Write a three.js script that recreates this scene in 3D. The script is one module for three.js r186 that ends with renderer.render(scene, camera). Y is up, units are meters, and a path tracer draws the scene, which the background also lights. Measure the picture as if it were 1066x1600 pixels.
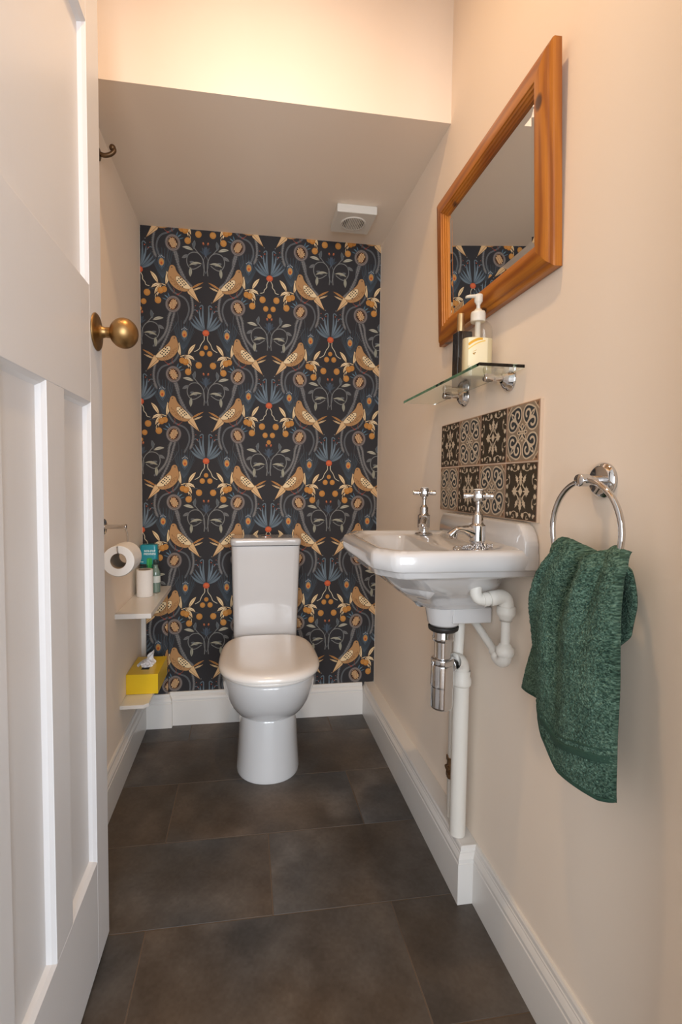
import * as THREE from 'three';
import { RoundedBoxGeometry } from 'three/addons/geometries/RoundedBoxGeometry.js';
import { RectAreaLightUniformsLib } from 'three/addons/lights/RectAreaLightUniformsLib.js';
import { mergeGeometries, toCreasedNormals } from 'three/addons/utils/BufferGeometryUtils.js';

// ---------------------------------------------------------------- camera, sky, lights, exposure
const XL = -0.4254, XR = 0.5679, SOF = 2.046, ZB = 0.726, CEIL = 2.92, ZF = 1.76;
const scene = new THREE.Scene();
const camera = new THREE.PerspectiveCamera(2 * Math.atan(800 / 766.755) * 180 / Math.PI, 1066 / 1600, 0.05, 40);
camera.position.set(0, 1.02865, 2.1);
camera.rotation.set(-0.054, -0.1511, 0.011, 'YXZ');
camera.setViewOffset(1066, 1600, 30.789, 4.3835, 1066, 1600);
scene.add(camera);
const renderer = new THREE.WebGLRenderer({ antialias: true });
renderer.toneMapping = THREE.LinearToneMapping;
renderer.toneMappingExposure = 1.18;
renderer.shadowMap.enabled = true;
RectAreaLightUniformsLib.init();
scene.background = new THREE.Color().setRGB(0.75, 0.87, 1.0);
// daylight through the glazed front door at the far end of the hall, behind the camera
for (const x of [-0.76, 0.05, 0.86]) {
  const d = new THREE.RectAreaLight(new THREE.Color().setRGB(0.88, 0.935, 1.0), 9.0, 0.58, 2.06);
  d.position.set(x, 1.25, 4.38); d.lookAt(x, 1.25, 0); scene.add(d);
}
const LAMP = { x: 0.04, y: 2.8, z: 1.36, power: 2.95, color: new THREE.Color().setRGB(1.0, 0.65, 0.34) };

// ---------------------------------------------------------------- helpers
let seed = 12345;
const rnd = () => { seed = (seed * 1664525 + 1013904223) >>> 0; return seed / 4294967296; };
const V = (x, y, z) => new THREE.Vector3(x, y, z);
const used = {};
const numbered = (n) => { const k = used[n] || 0; used[n] = k + 1; return k ? n + '_' + String(k).padStart(3, '0') : n; };
function mesh(name, geo, mat, parent) {
  const m = new THREE.Mesh(geo, mat); m.castShadow = m.receiveShadow = true;
  m.name = parent ? name : numbered(name); (parent || scene).add(m); return m;
}
function thing(name, label, category, pos = [0, 0, 0], group) {
  const g = new THREE.Group(); g.name = numbered(name); g.position.set(...pos); scene.add(g);
  g.userData = { label, category }; if (group) g.userData.group = group; return g;
}
function tag(o, label, category, group) { o.userData.label = label; o.userData.category = category; if (group) o.userData.group = group; return o; }
function struct(o, label, category) { o.userData.kind = 'structure'; o.userData.label = label; o.userData.category = category; return o; }
function sgroup(name, label, category, pos = [0, 0, 0]) { const g = thing(name, label, category, pos); g.userData.kind = 'structure'; return g; }
const at = (geo, x, y, z) => geo.translate(x, y, z);
function boxUV(geo, s = 1) { // uv in metres from position, by dominant normal
  const g = geo.index ? geo.toNonIndexed() : geo; const p = g.attributes.position, n = g.attributes.normal, uv = new Float32Array(p.count * 2);
  for (let i = 0; i < p.count; i++) {
    const ax = Math.abs(n.getX(i)), ay = Math.abs(n.getY(i)), az = Math.abs(n.getZ(i));
    let u, v; if (ax >= ay && ax >= az) { u = p.getZ(i); v = p.getY(i); } else if (ay >= az) { u = p.getX(i); v = p.getZ(i); } else { u = p.getX(i); v = p.getY(i); }
    uv[2 * i] = u * s; uv[2 * i + 1] = v * s;
  }
  g.setAttribute('uv', new THREE.BufferAttribute(uv, 2)); return g;
}
const box = (x0, x1, y0, y1, z0, z1) => boxUV(at(new THREE.BoxGeometry(x1 - x0, y1 - y0, z1 - z0), (x0 + x1) / 2, (y0 + y1) / 2, (z0 + z1) / 2));
const rbox = (x0, x1, y0, y1, z0, z1, r = 0.003, s = 3) => at(new RoundedBoxGeometry(x1 - x0, y1 - y0, z1 - z0, s, r), (x0 + x1) / 2, (y0 + y1) / 2, (z0 + z1) / 2);
const lathe = (pts, seg = 40) => new THREE.LatheGeometry(pts.map(([r, y]) => new THREE.Vector2(Math.max(r, 0.00001), y)), seg);
const tube = (pts, r, seg = 40, rad = 14, closed = false) => new THREE.TubeGeometry(new THREE.CatmullRomCurve3(pts.map((p) => Array.isArray(p) ? V(...p) : p), closed, 'catmullrom', 0.5), seg, r, rad, closed);
function cyl(a, b, r, r2 = r, seg = 28) { // closed cylinder between two points
  const A = V(...a), B = V(...b), d = B.clone().sub(A), L = d.length();
  const g = new THREE.CylinderGeometry(r2, r, L, seg); g.translate(0, L / 2, 0);
  g.applyQuaternion(new THREE.Quaternion().setFromUnitVectors(V(0, 1, 0), d.normalize())); return g.translate(...a);
}
function turned(a, dir, prof, seg = 36) { // a lathe profile [r, along] on an axis
  const g = lathe(prof, seg); g.applyQuaternion(new THREE.Quaternion().setFromUnitVectors(V(0, 1, 0), V(...dir).normalize())); return g.translate(...a);
}
const merge = (list) => mergeGeometries(list.map((g) => { const h = g.index ? g.toNonIndexed() : g; for (const k of Object.keys(h.attributes)) if (!['position', 'normal', 'uv'].includes(k)) h.deleteAttribute(k); if (!h.attributes.uv) h.setAttribute('uv', new THREE.BufferAttribute(new Float32Array(h.attributes.position.count * 2), 2)); return h; }));
function loft(rings, { capA = false, capB = false, closed = true, crease = 0 } = {}) {
  const n = rings[0].length, pos = [], idx = [], uv = [];
  rings.forEach((r, j) => r.forEach((p, i) => { pos.push(p.x, p.y, p.z); uv.push(i / n, j / rings.length); }));
  const m = closed ? n : n - 1;
  for (let j = 0; j + 1 < rings.length; j++) for (let i = 0; i < m; i++) {
    const a = j * n + i, b = j * n + (i + 1) % n, c = a + n, d = b + n; idx.push(a, b, d, a, d, c);
  }
  const cap = (r, flip) => { const c = r.reduce((s, p) => s.add(p), V(0, 0, 0)).multiplyScalar(1 / n), o = pos.length / 3; pos.push(c.x, c.y, c.z); uv.push(0.5, 0.5); r.forEach((p) => { pos.push(p.x, p.y, p.z); uv.push(0, 0); }); for (let i = 0; i < n; i++) { const a = o + 1 + i, b = o + 1 + (i + 1) % n; flip ? idx.push(o, b, a) : idx.push(o, a, b); } };
  if (capA) cap(rings[0], true); if (capB) cap(rings[rings.length - 1], false);
  let g = new THREE.BufferGeometry(); g.setAttribute('position', new THREE.Float32BufferAttribute(pos, 3)); g.setAttribute('uv', new THREE.Float32BufferAttribute(uv, 2)); g.setIndex(idx);
  if (crease) g = toCreasedNormals(g, crease); else g.computeVertexNormals();
  return g;
}
// sweep of a profile [d, y] (d towards the left of the path) along a mitred path [[x, z], ...]
function sweep(path, prof, crease = 0.35) {
  const rings = path.map((p, i) => {
    const a = path[Math.max(i - 1, 0)], b = path[Math.min(i + 1, path.length - 1)];
    const dir = (u, v) => { const dx = v[0] - u[0], dz = v[1] - u[1], l = Math.hypot(dx, dz); return [dx / l, dz / l]; };
    const d1 = i ? dir(a, p) : dir(p, b), d2 = i < path.length - 1 ? dir(p, b) : dir(a, p);
    const n1 = [d1[1], -d1[0]], n2 = [d2[1], -d2[0]]; let mx = n1[0] + n2[0], mz = n1[1] + n2[1]; const k = 2 / (mx * mx + mz * mz); mx *= k; mz *= k;
    return prof.map(([d, y]) => V(p[0] + mx * d, y, p[1] + mz * d));
  });
  return boxUV(loft(rings, { capA: true, capB: true, crease }));
}
// rounded polygon in the plane: [[x, z, r], ...] -> n points per corner plus subdivided edges
function roundedPoly(poly, nc = 6, ne = 4) {
  const out = [], N = poly.length;
  const fil = poly.map(([x, z, r], i) => {
    const [ax, az] = poly[(i + N - 1) % N], [bx, bz] = poly[(i + 1) % N];
    let ux = ax - x, uz = az - z, vx = bx - x, vz = bz - z; const lu = Math.hypot(ux, uz), lv = Math.hypot(vx, vz); ux /= lu; uz /= lu; vx /= lv; vz /= lv;
    const ang = Math.acos(Math.max(-1, Math.min(1, ux * vx + uz * vz))), t = Math.min(r / Math.tan(ang / 2), lu * 0.48, lv * 0.48);
    const p0 = [x + ux * t, z + uz * t], p1 = [x + vx * t, z + vz * t], q = [];
    for (let k = 0; k <= nc; k++) { const s = k / nc; q.push([(1 - s) * (1 - s) * p0[0] + 2 * s * (1 - s) * x + s * s * p1[0], (1 - s) * (1 - s) * p0[1] + 2 * s * (1 - s) * z + s * s * p1[1]]); }
    return q;
  });
  fil.forEach((q, i) => { out.push(...q); const a = q[q.length - 1], b = fil[(i + 1) % N][0]; for (let k = 1; k < ne; k++) out.push([a[0] + (b[0] - a[0]) * k / ne, a[1] + (b[1] - a[1]) * k / ne]); });
  return out;
}
// seeded periodic value noise
const perm = []; for (let i = 0; i < 4096; i++) perm.push(rnd());
const hash = (x, y, p) => perm[(((x % p + p) % p) * 61 + ((y % p + p) % p) * 1013) & 4095];
function noise(x, y, p) { const xi = Math.floor(x), yi = Math.floor(y), f = x - xi, g = y - yi, s = f * f * (3 - 2 * f), t = g * g * (3 - 2 * g); const a = hash(xi, yi, p), b = hash(xi + 1, yi, p), c = hash(xi, yi + 1, p), d = hash(xi + 1, yi + 1, p); return (a + (b - a) * s) * (1 - t) + (c + (d - c) * s) * t; }
function fbm(u, v, p, oct = 4) { let s = 0, a = 0.5, w = 0; for (let o = 0; o < oct; o++) { s += a * noise(u * p, v * p, p); w += a; a *= 0.5; p *= 2; } return s / w; }
function dataTex(w, h, fn, srgb = true) {
  const d = new Uint8Array(w * h * 4);
  for (let j = 0; j < h; j++) for (let i = 0; i < w; i++) { const c = fn(i / w, j / h); const k = 4 * (j * w + i); d[k] = c[0]; d[k + 1] = c[1]; d[k + 2] = c[2]; d[k + 3] = 255; }
  const t = new THREE.DataTexture(d, w, h); t.magFilter = THREE.LinearFilter; t.minFilter = THREE.LinearMipmapLinearFilter; t.generateMipmaps = true; t.wrapS = t.wrapT = THREE.RepeatWrapping;
  if (srgb) t.colorSpace = THREE.SRGBColorSpace; t.needsUpdate = true; return t;
}
function canvasTex(w, h, draw) {
  const c = document.createElement('canvas'); c.width = w; c.height = h; draw(c.getContext('2d'), w, h);
  const t = new THREE.CanvasTexture(c); t.colorSpace = THREE.SRGBColorSpace; t.wrapS = t.wrapT = THREE.RepeatWrapping; t.magFilter = THREE.LinearFilter; return t;
}
const std = (o) => new THREE.MeshStandardMaterial(o);
const phy = (o) => new THREE.MeshPhysicalMaterial(o);
const lin = (r, g, b) => new THREE.Color().setRGB(r, g, b);
const g3 = (v) => [v, v, v];

// ---------------------------------------------------------------- materials
const plasterBump = dataTex(512, 512, (u, v) => g3(110 + 60 * fbm(u, v, 24, 4) + 20 * fbm(u, v, 120, 2)), false); plasterBump.repeat.set(1.6, 1.6);
const brushBump = dataTex(256, 256, (u, v) => g3(100 + 80 * noise(u * 90, v * 6, 90) + 30 * fbm(u, v, 10, 3)), false); brushBump.repeat.set(3, 3);
const M = {
  paint: std({ color: lin(0.92, 0.80, 0.675), roughness: 0.82, bumpMap: plasterBump, bumpScale: 0.0006 }),
  gloss: phy({ color: lin(0.76, 0.735, 0.70), roughness: 0.32, clearcoat: 0.3, clearcoatRoughness: 0.25, bumpMap: brushBump, bumpScale: 0.0002 }),
  doorPaint: phy({ color: lin(0.83, 0.84, 0.865), roughness: 0.36, clearcoat: 0.25, clearcoatRoughness: 0.3, bumpMap: brushBump, bumpScale: 0.00025 }),
  hall: std({ color: lin(0.56, 0.53, 0.5), roughness: 0.9 }),
  hallFloor: std({ color: lin(0.22, 0.16, 0.11), roughness: 0.6 }),
  grout: std({ color: lin(0.15, 0.105, 0.072), roughness: 0.95 }),
  ceramic: phy({ color: lin(0.60, 0.59, 0.585), roughness: 0.16, clearcoat: 0.8, clearcoatRoughness: 0.04 }),
  seat: phy({ color: lin(0.79, 0.735, 0.68), roughness: 0.22, clearcoat: 0.4, clearcoatRoughness: 0.08 }),
  plastic: std({ color: lin(0.74, 0.71, 0.65), roughness: 0.45 }),
  chrome: std({ color: lin(0.66, 0.66, 0.67), metalness: 1, roughness: 0.06 }),
  mirror: std({ color: lin(0.86, 0.87, 0.86), metalness: 1, roughness: 0.004 }),
  brass: std({ color: lin(0.36, 0.225, 0.095), metalness: 1, roughness: 0.38 }),
  bronze: std({ color: lin(0.16, 0.1, 0.055), metalness: 0.85, roughness: 0.38 }),
  blackRubber: std({ color: lin(0.012, 0.011, 0.01), roughness: 0.5 }),
  copper: std({ color: lin(0.28, 0.17, 0.09), metalness: 0.9, roughness: 0.45 }),
  glass: phy({ color: lin(0.88, 0.96, 0.93), roughness: 0.02, transmission: 1, thickness: 0, ior: 1.5 }),
  glassEdge: phy({ color: lin(0.05, 0.19, 0.13), roughness: 0.12, clearcoat: 1 }),
  paper: std({ color: lin(0.84, 0.82, 0.79), roughness: 0.95 }),
  card: std({ color: lin(0.36, 0.29, 0.22), roughness: 0.95 }),
  dark: std({ color: lin(0.02, 0.018, 0.016), roughness: 0.9 }),
  lampWhite: std({ color: lin(0.8, 0.78, 0.74), roughness: 0.5 }),
};
// porcelain slate floor tile: warm grey-brown with mottling and pale scuffs
const slate = dataTex(1024, 1024, (u, v) => {
  const a = fbm(u, v, 5, 5), b = fbm(u + 0.37, v + 0.11, 18, 4), c = Math.pow(Math.max(0, fbm(u + 0.7, v + 0.2, 7, 5) - 0.5) * 3.2, 1.6), s = fbm(u, v, 160, 2);
  const k = 74 + 30 * (a - 0.5) + 26 * (b - 0.5) + 22 * c + 12 * (s - 0.5), w = (fbm(u + 0.2, v + 0.6, 4, 3) - 0.5) * 22;
  return [k + 7 + w, k - 1, k - 8 - w];
});
const slateRough = dataTex(256, 256, (u, v) => g3(105 + 60 * fbm(u, v, 10, 4)), false);
M.slate = std({ map: slate, roughnessMap: slateRough, roughness: 0.92, bumpMap: slateRough, bumpScale: 0.0005 });

// wallpaper print: one repeat, two columns of birds, blooms and pomegranates on near-black blue
const REP = [0.519, 0.5235];
const paperTex = canvasTex(1024, 1024, (c, W, H) => {
  c.fillStyle = '#282629'; c.fillRect(0, 0, W, H);
  const K = 2.03, cols = [[256, 512, 0], [768, 48, -42]];
  c.lineCap = 'round'; c.lineJoin = 'round';
  const path = (pts) => { c.beginPath(); c.moveTo(pts[0][0], pts[0][1]); for (let i = 1; i < pts.length - 1; i++) { const mx = (pts[i][0] + pts[i + 1][0]) / 2, my = (pts[i][1] + pts[i + 1][1]) / 2; i < pts.length - 2 ? c.quadraticCurveTo(pts[i][0], pts[i][1], mx, my) : c.quadraticCurveTo(pts[i][0], pts[i][1], pts[i + 1][0], pts[i + 1][1]); } };
  const line = (pts, col, w) => { path(pts); c.strokeStyle = col; c.lineWidth = w; c.stroke(); };
  const leaf = (x0, y0, x1, y1, w, bend, fill, edge, vein) => {
    const dx = x1 - x0, dy = y1 - y0, L = Math.hypot(dx, dy), nx = -dy / L, ny = dx / L, mx = (x0 + x1) / 2 + nx * bend, my = (y0 + y1) / 2 + ny * bend;
    c.beginPath(); c.moveTo(x0, y0); c.quadraticCurveTo(mx + nx * w, my + ny * w, x1, y1); c.quadraticCurveTo(mx - nx * w, my - ny * w, x0, y0); c.fillStyle = fill; c.fill();
    if (edge) { c.strokeStyle = edge; c.lineWidth = 1; c.stroke(); }
    if (vein) { c.beginPath(); c.moveTo(x0, y0); c.quadraticCurveTo(mx, my, x1 * 0.85 + x0 * 0.15, y1 * 0.85 + y0 * 0.15); c.strokeStyle = vein; c.lineWidth = 1.1; c.stroke(); }
  };
  const dot = (x, y, rx, ry, col, rot = 0) => { c.beginPath(); c.ellipse(x, y, rx, ry, rot, 0, 7); c.fillStyle = col; c.fill(); };
  const fuzzy = (pts, w, n, col) => { // feather-barbed stem
    line(pts, '#55565a', w); line(pts, '#807c78', w * 0.28);
    for (let i = 0; i < pts.length - 1; i++) for (let k = 0; k < n; k++) { const t = k / n, x = pts[i][0] + (pts[i + 1][0] - pts[i][0]) * t, y = pts[i][1] + (pts[i + 1][1] - pts[i][1]) * t, dx = pts[i + 1][0] - pts[i][0], dy = pts[i + 1][1] - pts[i][1], L = Math.hypot(dx, dy); c.strokeStyle = col; c.lineWidth = 0.9; for (const s of [-1, 1]) { c.beginPath(); c.moveTo(x, y); c.lineTo(x - dy / L * w * 0.62 * s - dx / L * 3, y + dx / L * w * 0.62 * s - dy / L * 3); c.stroke(); } }
  };
  const cream = '#ecd0a0', creamL = '#f0d9b0', brown = '#5d3a20', ochre = '#bb7f38', tan = '#b58858', slateB = '#66757f', grey = '#7f7f7c';
  const layers = [
    (d) => { // dim blue plumes behind
      for (let k = 0; k < 9; k++) { const a = -0.9 + k * 0.225; line([[90, 100 + d], [88 + Math.sin(a) * 24, 50 + d], [84 + Math.sin(a) * 52, -10 + d - Math.cos(a) * 34]], '#30383f', 4.5); }
      for (let k = 0; k < 14; k++) { const a = -1.2 + k * 0.18; line([[88, 70 + d], [86 + Math.sin(a) * 22, 40 + d], [84 + Math.sin(a) * 44, 6 + d - Math.cos(a) * 30]], '#434f5a', 0.9); }
    },
    (d) => { // stems
      fuzzy([[121, -75 + d], [130, -40 + d], [146, 15 + d], [176, 72 + d], [196, 128 + d], [203, 170 + d], [198, 205 + d], [190, 222 + d]], 9, 6, '#8b8780');
      line([[104, 82 + d], [114, 108 + d], [140, 128 + d], [172, 138 + d], [188, 168 + d], [186, 205 + d], [168, 236 + d]], '#6a6c6e', 6); line([[104, 82 + d], [114, 108 + d], [140, 128 + d], [172, 138 + d], [188, 168 + d], [186, 205 + d], [168, 236 + d]], '#4b4e53', 2.2);
      fuzzy([[118, 195 + d], [108, 215 + d], [106, 250 + d], [94, 285 + d], [72, 312 + d], [52, 330 + d]], 9, 6, '#8b8780');
      line([[140, 190 + d], [150, 220 + d], [136, 248 + d], [118, 272 + d]], '#56585c', 1.6);
    },
    (d) => { // scroll with small leaves under the bloom, on the axis
      const o = 205;
      line([[0, o + 70], [10, o + 50], [12, o + 24], [2, o + 6], [0, o - 4]], '#5f6367', 2.4);
      line([[8, o + 78], [4, o + 40], [14, o + 6], [36, o - 12], [66, o - 4], [76, o + 26], [64, o + 54], [42, o + 58], [20, o + 40]], grey, 3.2);
      line([[26, o - 4], [44, o - 22], [52, o - 40]], grey, 2.8);
      leaf(48, o - 16, 90, o - 26, 12, -6, '#b9b39f', '#6c6a60', '#5b5a55'); leaf(66, o + 2, 92, o + 16, 12, 0, '#71716f', '#55575a', '#505258');
      leaf(46, o - 22, 42, o - 54, 11, 3, '#565c61', '#7d7f7d', null); leaf(62, o + 28, 36, o + 40, 11, 3, '#62666b', '#80807c', '#45484d');
      leaf(66, o + 44, 14, o + 34, 9, 14, '#b3ae98', '#6c6a60', '#595850'); leaf(58, o + 48, 60, o + 86, 12, 0, '#a3a18e', '#6c6a60', '#595850');
      leaf(0, o + 4, 14, o - 28, 9, -3, '#39414a', '#4a5868', null); leaf(0, o + 4, 3, o - 32, 8, 0, '#414b57', '#55657a', null); leaf(2, o + 2, 24, o - 16, 6, -3, '#37434f', null, null);
      line([[3, o - 22], [8, o - 40]], '#9aa0a0', 1); dot(9, o - 44, 4, 6, '#8e4a34', 0.3); dot(9, o - 46, 2, 3, '#cf8247', 0.3);
    },
    (d) => { // slate bloom
      leaf(6, -6, 61, -44, 9, 12, slateB, '#49545f', null); leaf(6, -8, 54, -58, 8, 9, '#596873', '#49545f', null); leaf(5, -10, 45, -68, 8, 4, slateB, '#3e4852', null);
      leaf(4, -12, 26, -92, 8, 9, '#70808c', '#45505a', null); leaf(3, -12, 10, -104, 7, 10, slateB, '#45505a', null);
      line([[12, -92], [10, -104], [18, -108], [24, -100]], slateB, 4); line([[30, -76], [38, -92], [46, -86]], slateB, 3);
      line([[20, -60], [22, -80], [18, -92]], '#2b2f36', 1.2); dot(20, -94, 2.2, 2.2, '#c05836'); dot(34, -84, 2, 2, '#c05836'); dot(22, -118, 1.8, 1.8, '#8b8b86'); dot(40, -104, 1.8, 1.8, '#a8553c');
      dot(0, 0, 13, 12, '#c8562f'); dot(0, -2, 8, 6, '#d36a3c');
    },
    (d) => { // peacock eye
      leaf(84, 36 + d, 82, -22 + d, 26, 0, '#3a464f', '#55687a', null);
      leaf(84, 30 + d, 82, -14 + d, 18, 0, '#596976', null, null); dot(83, 8 + d, 10, 14, '#b78a55'); dot(83, 10 + d, 7, 9, '#cf8a3f'); dot(83, 12 + d, 4, 5, '#b4502a');
      for (let k = -2; k <= 2; k++) dot(83 + k * 5, -16 + d + Math.abs(k) * 3, 1.5, 1.5, '#c9cbc8');
    },
    (d) => { // pomegranate
      const x = 126, y = 166 + d;
      leaf(x - 14, y - 18, x - 34, y - 34, 5, 2, '#5f7c8c', null, null); leaf(x - 12, y - 22, x - 20, y - 44, 5, 0, '#4d6a7c', null, null); leaf(x - 20, y - 14, x - 42, y - 22, 4, 0, '#4d6a7c', null, null);
      dot(x, y, 30, 33, '#55504f', 0.2); dot(x, y, 27, 30, '#8d7f79', 0.2); dot(x, y, 24, 27, '#5c5452', 0.2); dot(x, y, 21.5, 24, '#a08c78', 0.2); dot(x, y, 20, 22.5, '#3a2015', 0.3);
      c.save(); c.translate(x, y); c.rotate(0.55); c.beginPath(); c.ellipse(0, 0, 13, 21, -0.35, 0, 7); c.fillStyle = '#7d4a26'; c.fill();
      for (let j = -5; j <= 5; j++) for (let i = -3; i <= 3; i++) { const px = i * 5.4 + (j & 1) * 2.7, py = j * 4.7; if (px * px / 170 + py * py / 400 < 1) { dot(px, py, 2.1, 1.9, '#e9c795'); } }
      c.restore();
    },
    (d, b) => { // strings and berries
      if (!b) line([[7, 12], [4, 26], [16, 40], [22, 52], [26, 66], [44, 74]], '#d8ccb0', 2.6);
      else line([[5, 12], [13, 24], [10, 36], [22, 46], [22, 58], [36, 60]], '#d8ccb0', 2.6);
      if (!b) { dot(0, 57, 8.5, 9, ochre); dot(15, 80, 10.5, 11, ochre); dot(15, 78, 7, 7, '#c48a44'); }
      else { dot(15, 120, 10.5, 11, ochre); dot(15, 118, 7, 7, '#c48a44'); dot(0, 148, 8.5, 9, ochre); }
      for (const [x, y, r] of [[28, 127 + d, 12.5], [69, 154 + d, 12.5]]) { dot(x, y, r, r + 0.6, ochre); dot(x + 1, y - 2, r * 0.66, r * 0.66, '#c48a44'); }
      line([[30, 115 + d], [40, 106 + d], [54, 112 + d]], '#56606a', 1.6);
    },
    (d) => { // cream leaf cluster
      line([[98, 96 + d], [84, 90 + d], [66, 90 + d], [50, 96 + d]], cream, 3);
      leaf(70, 90 + d, 40, 45 + d, 14, 5, cream, brown, brown); leaf(98, 94 + d, 103, 40 + d, 14, 8, cream, brown, brown);
      leaf(84, 92 + d, 43, 108 + d, 12, 10, creamL, brown, brown); leaf(84, 92 + d, 56, 132 + d, 12, 8, cream, brown, brown); leaf(84, 92 + d, 66, 140 + d, 7, 3, creamL, brown, null);
      line([[66, 128 + d], [56, 138 + d], [60, 148 + d]], cream, 2);
      dot(92, 111 + d, 11.5, 12, ochre); dot(79, 116 + d, 12, 12.5, '#b9772c'); dot(80, 114 + d, 8, 8, '#c48a44');
    },
    (d) => { // bird
      const y = d;
      leaf(192, 104 + y, 244, 75 + y, 8, -2, '#c28a4a', brown, brown); leaf(194, 110 + y, 240, 92 + y, 7, 2, cream, brown, brown);
      c.beginPath(); c.moveTo(172, 96 + y); c.lineTo(200, 96 + y); c.lineTo(228, 156 + y); c.lineTo(184, 122 + y); c.closePath(); c.fillStyle = '#dcb685'; c.fill(); c.strokeStyle = brown; c.lineWidth = 1; c.stroke();
      line([[180, 106 + y], [204, 130 + y], [226, 154 + y]], brown, 1.2); line([[176, 112 + y], [198, 128 + y]], brown, 1.2); line([[190, 102 + y], [212, 134 + y]], brown, 1);
      c.beginPath(); c.moveTo(112, 28 + y); c.bezierCurveTo(114, 12 + y, 134, 12 + y, 137, 30 + y); c.bezierCurveTo(142, 48 + y, 160, 58 + y, 178, 78 + y); c.bezierCurveTo(196, 98 + y, 190, 116 + y, 170, 116 + y); c.bezierCurveTo(140, 116 + y, 108, 92 + y, 106, 58 + y); c.bezierCurveTo(106, 44 + y, 110, 38 + y, 112, 28 + y); c.fillStyle = tan; c.fill(); c.strokeStyle = '#2a1c14'; c.lineWidth = 1.3; c.stroke();
      for (let k = 0; k < 120; k++) { const t = rnd(), s = rnd(), px = 116 + t * 50 - s * 6, py = 60 + t * 44 + s * 14; dot(px, py + y, 0.9, 0.9, '#7c5330'); }
      leaf(112, 30 + y, 104, 27 + y, 3, 0, '#3a2a20', null, null); dot(122, 25 + y, 2.6, 2.6, '#1f1712'); dot(122.6, 24.4 + y, 0.9, 0.9, '#e6d4b4');
      c.beginPath(); c.moveTo(138, 60 + y); c.bezierCurveTo(150, 52 + y, 176, 72 + y, 196, 100 + y); c.bezierCurveTo(186, 110 + y, 160, 104 + y, 146, 88 + y); c.bezierCurveTo(138, 80 + y, 134, 68 + y, 138, 60 + y); c.fillStyle = '#ead0a4'; c.fill(); c.strokeStyle = brown; c.lineWidth = 1.2; c.stroke();
      for (let j = 0; j < 4; j++) for (let i = 0; i < 3; i++) { const px = 143 + j * 6.5 + i * 6.2, py = 75 + j * 7.4 - i * 5.2 - (i == 1 ? 1.5 : 0); dot(px, py + y, 3.1, 2.1, '#221a16', 0.7); }
      line([[128, 104 + y], [136, 118 + y], [126, 124 + y]], '#8e4a34', 2); line([[160, 114 + y], [156, 124 + y], [140, 128 + y]], '#8e4a34', 2); dot(144, 128 + y, 5, 3, '#94463c');
    },
  ];
  for (const L of layers) cols.forEach(([cx, cy, d], b) => { for (const ox of [-1024, 0, 1024]) for (const oy of [-1024, 0, 1024]) for (const s of [-1, 1]) { c.save(); c.translate(cx + ox, cy + oy); c.scale(K * s, K); L(d, b); c.restore(); } });
});
M.wallpaper = std({ map: paperTex, roughness: 0.75 });

// honey pine with grain lines and knots; grain along u
const knots = [[0.13, 0.3], [0.47, 0.72], [0.78, 0.22], [0.9, 0.8]];
const pineTex = dataTex(1024, 512, (u, v) => {
  let w = 0, k = 0; for (const [a, b] of knots) { const dx = Math.min(Math.abs(u - a), 1 - Math.abs(u - a)) * 5, dy = (v - b) * 3, r = Math.hypot(dx, dy); w += 0.05 * Math.sign(dy || 1) * Math.exp(-r * 2.2); k = Math.max(k, 1 - r / 0.13); }
  const f = v + w + 0.05 * (fbm(u, v, 3, 3) - 0.5), g = 0.5 + 0.5 * Math.sin(f * 62 + 3 * fbm(u, v, 4, 3)), fine = noise(u * 12, v * 220, 256), t = 0.62 * g * g + 0.25 * fine + 0.2 * fbm(u, v, 8, 3);
  let c = [197 - 58 * t, 124 - 52 * t, 33 - 20 * t]; if (k > 0) { const q = Math.min(1, k * 2.2); c = [c[0] * (1 - q) + 74 * q, c[1] * (1 - q) + 36 * q, c[2] * (1 - q) + 16 * q]; }
  return c;
});
M.pine = phy({ map: pineTex, roughness: 0.42, clearcoat: 0.35, clearcoatRoughness: 0.3 });

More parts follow.
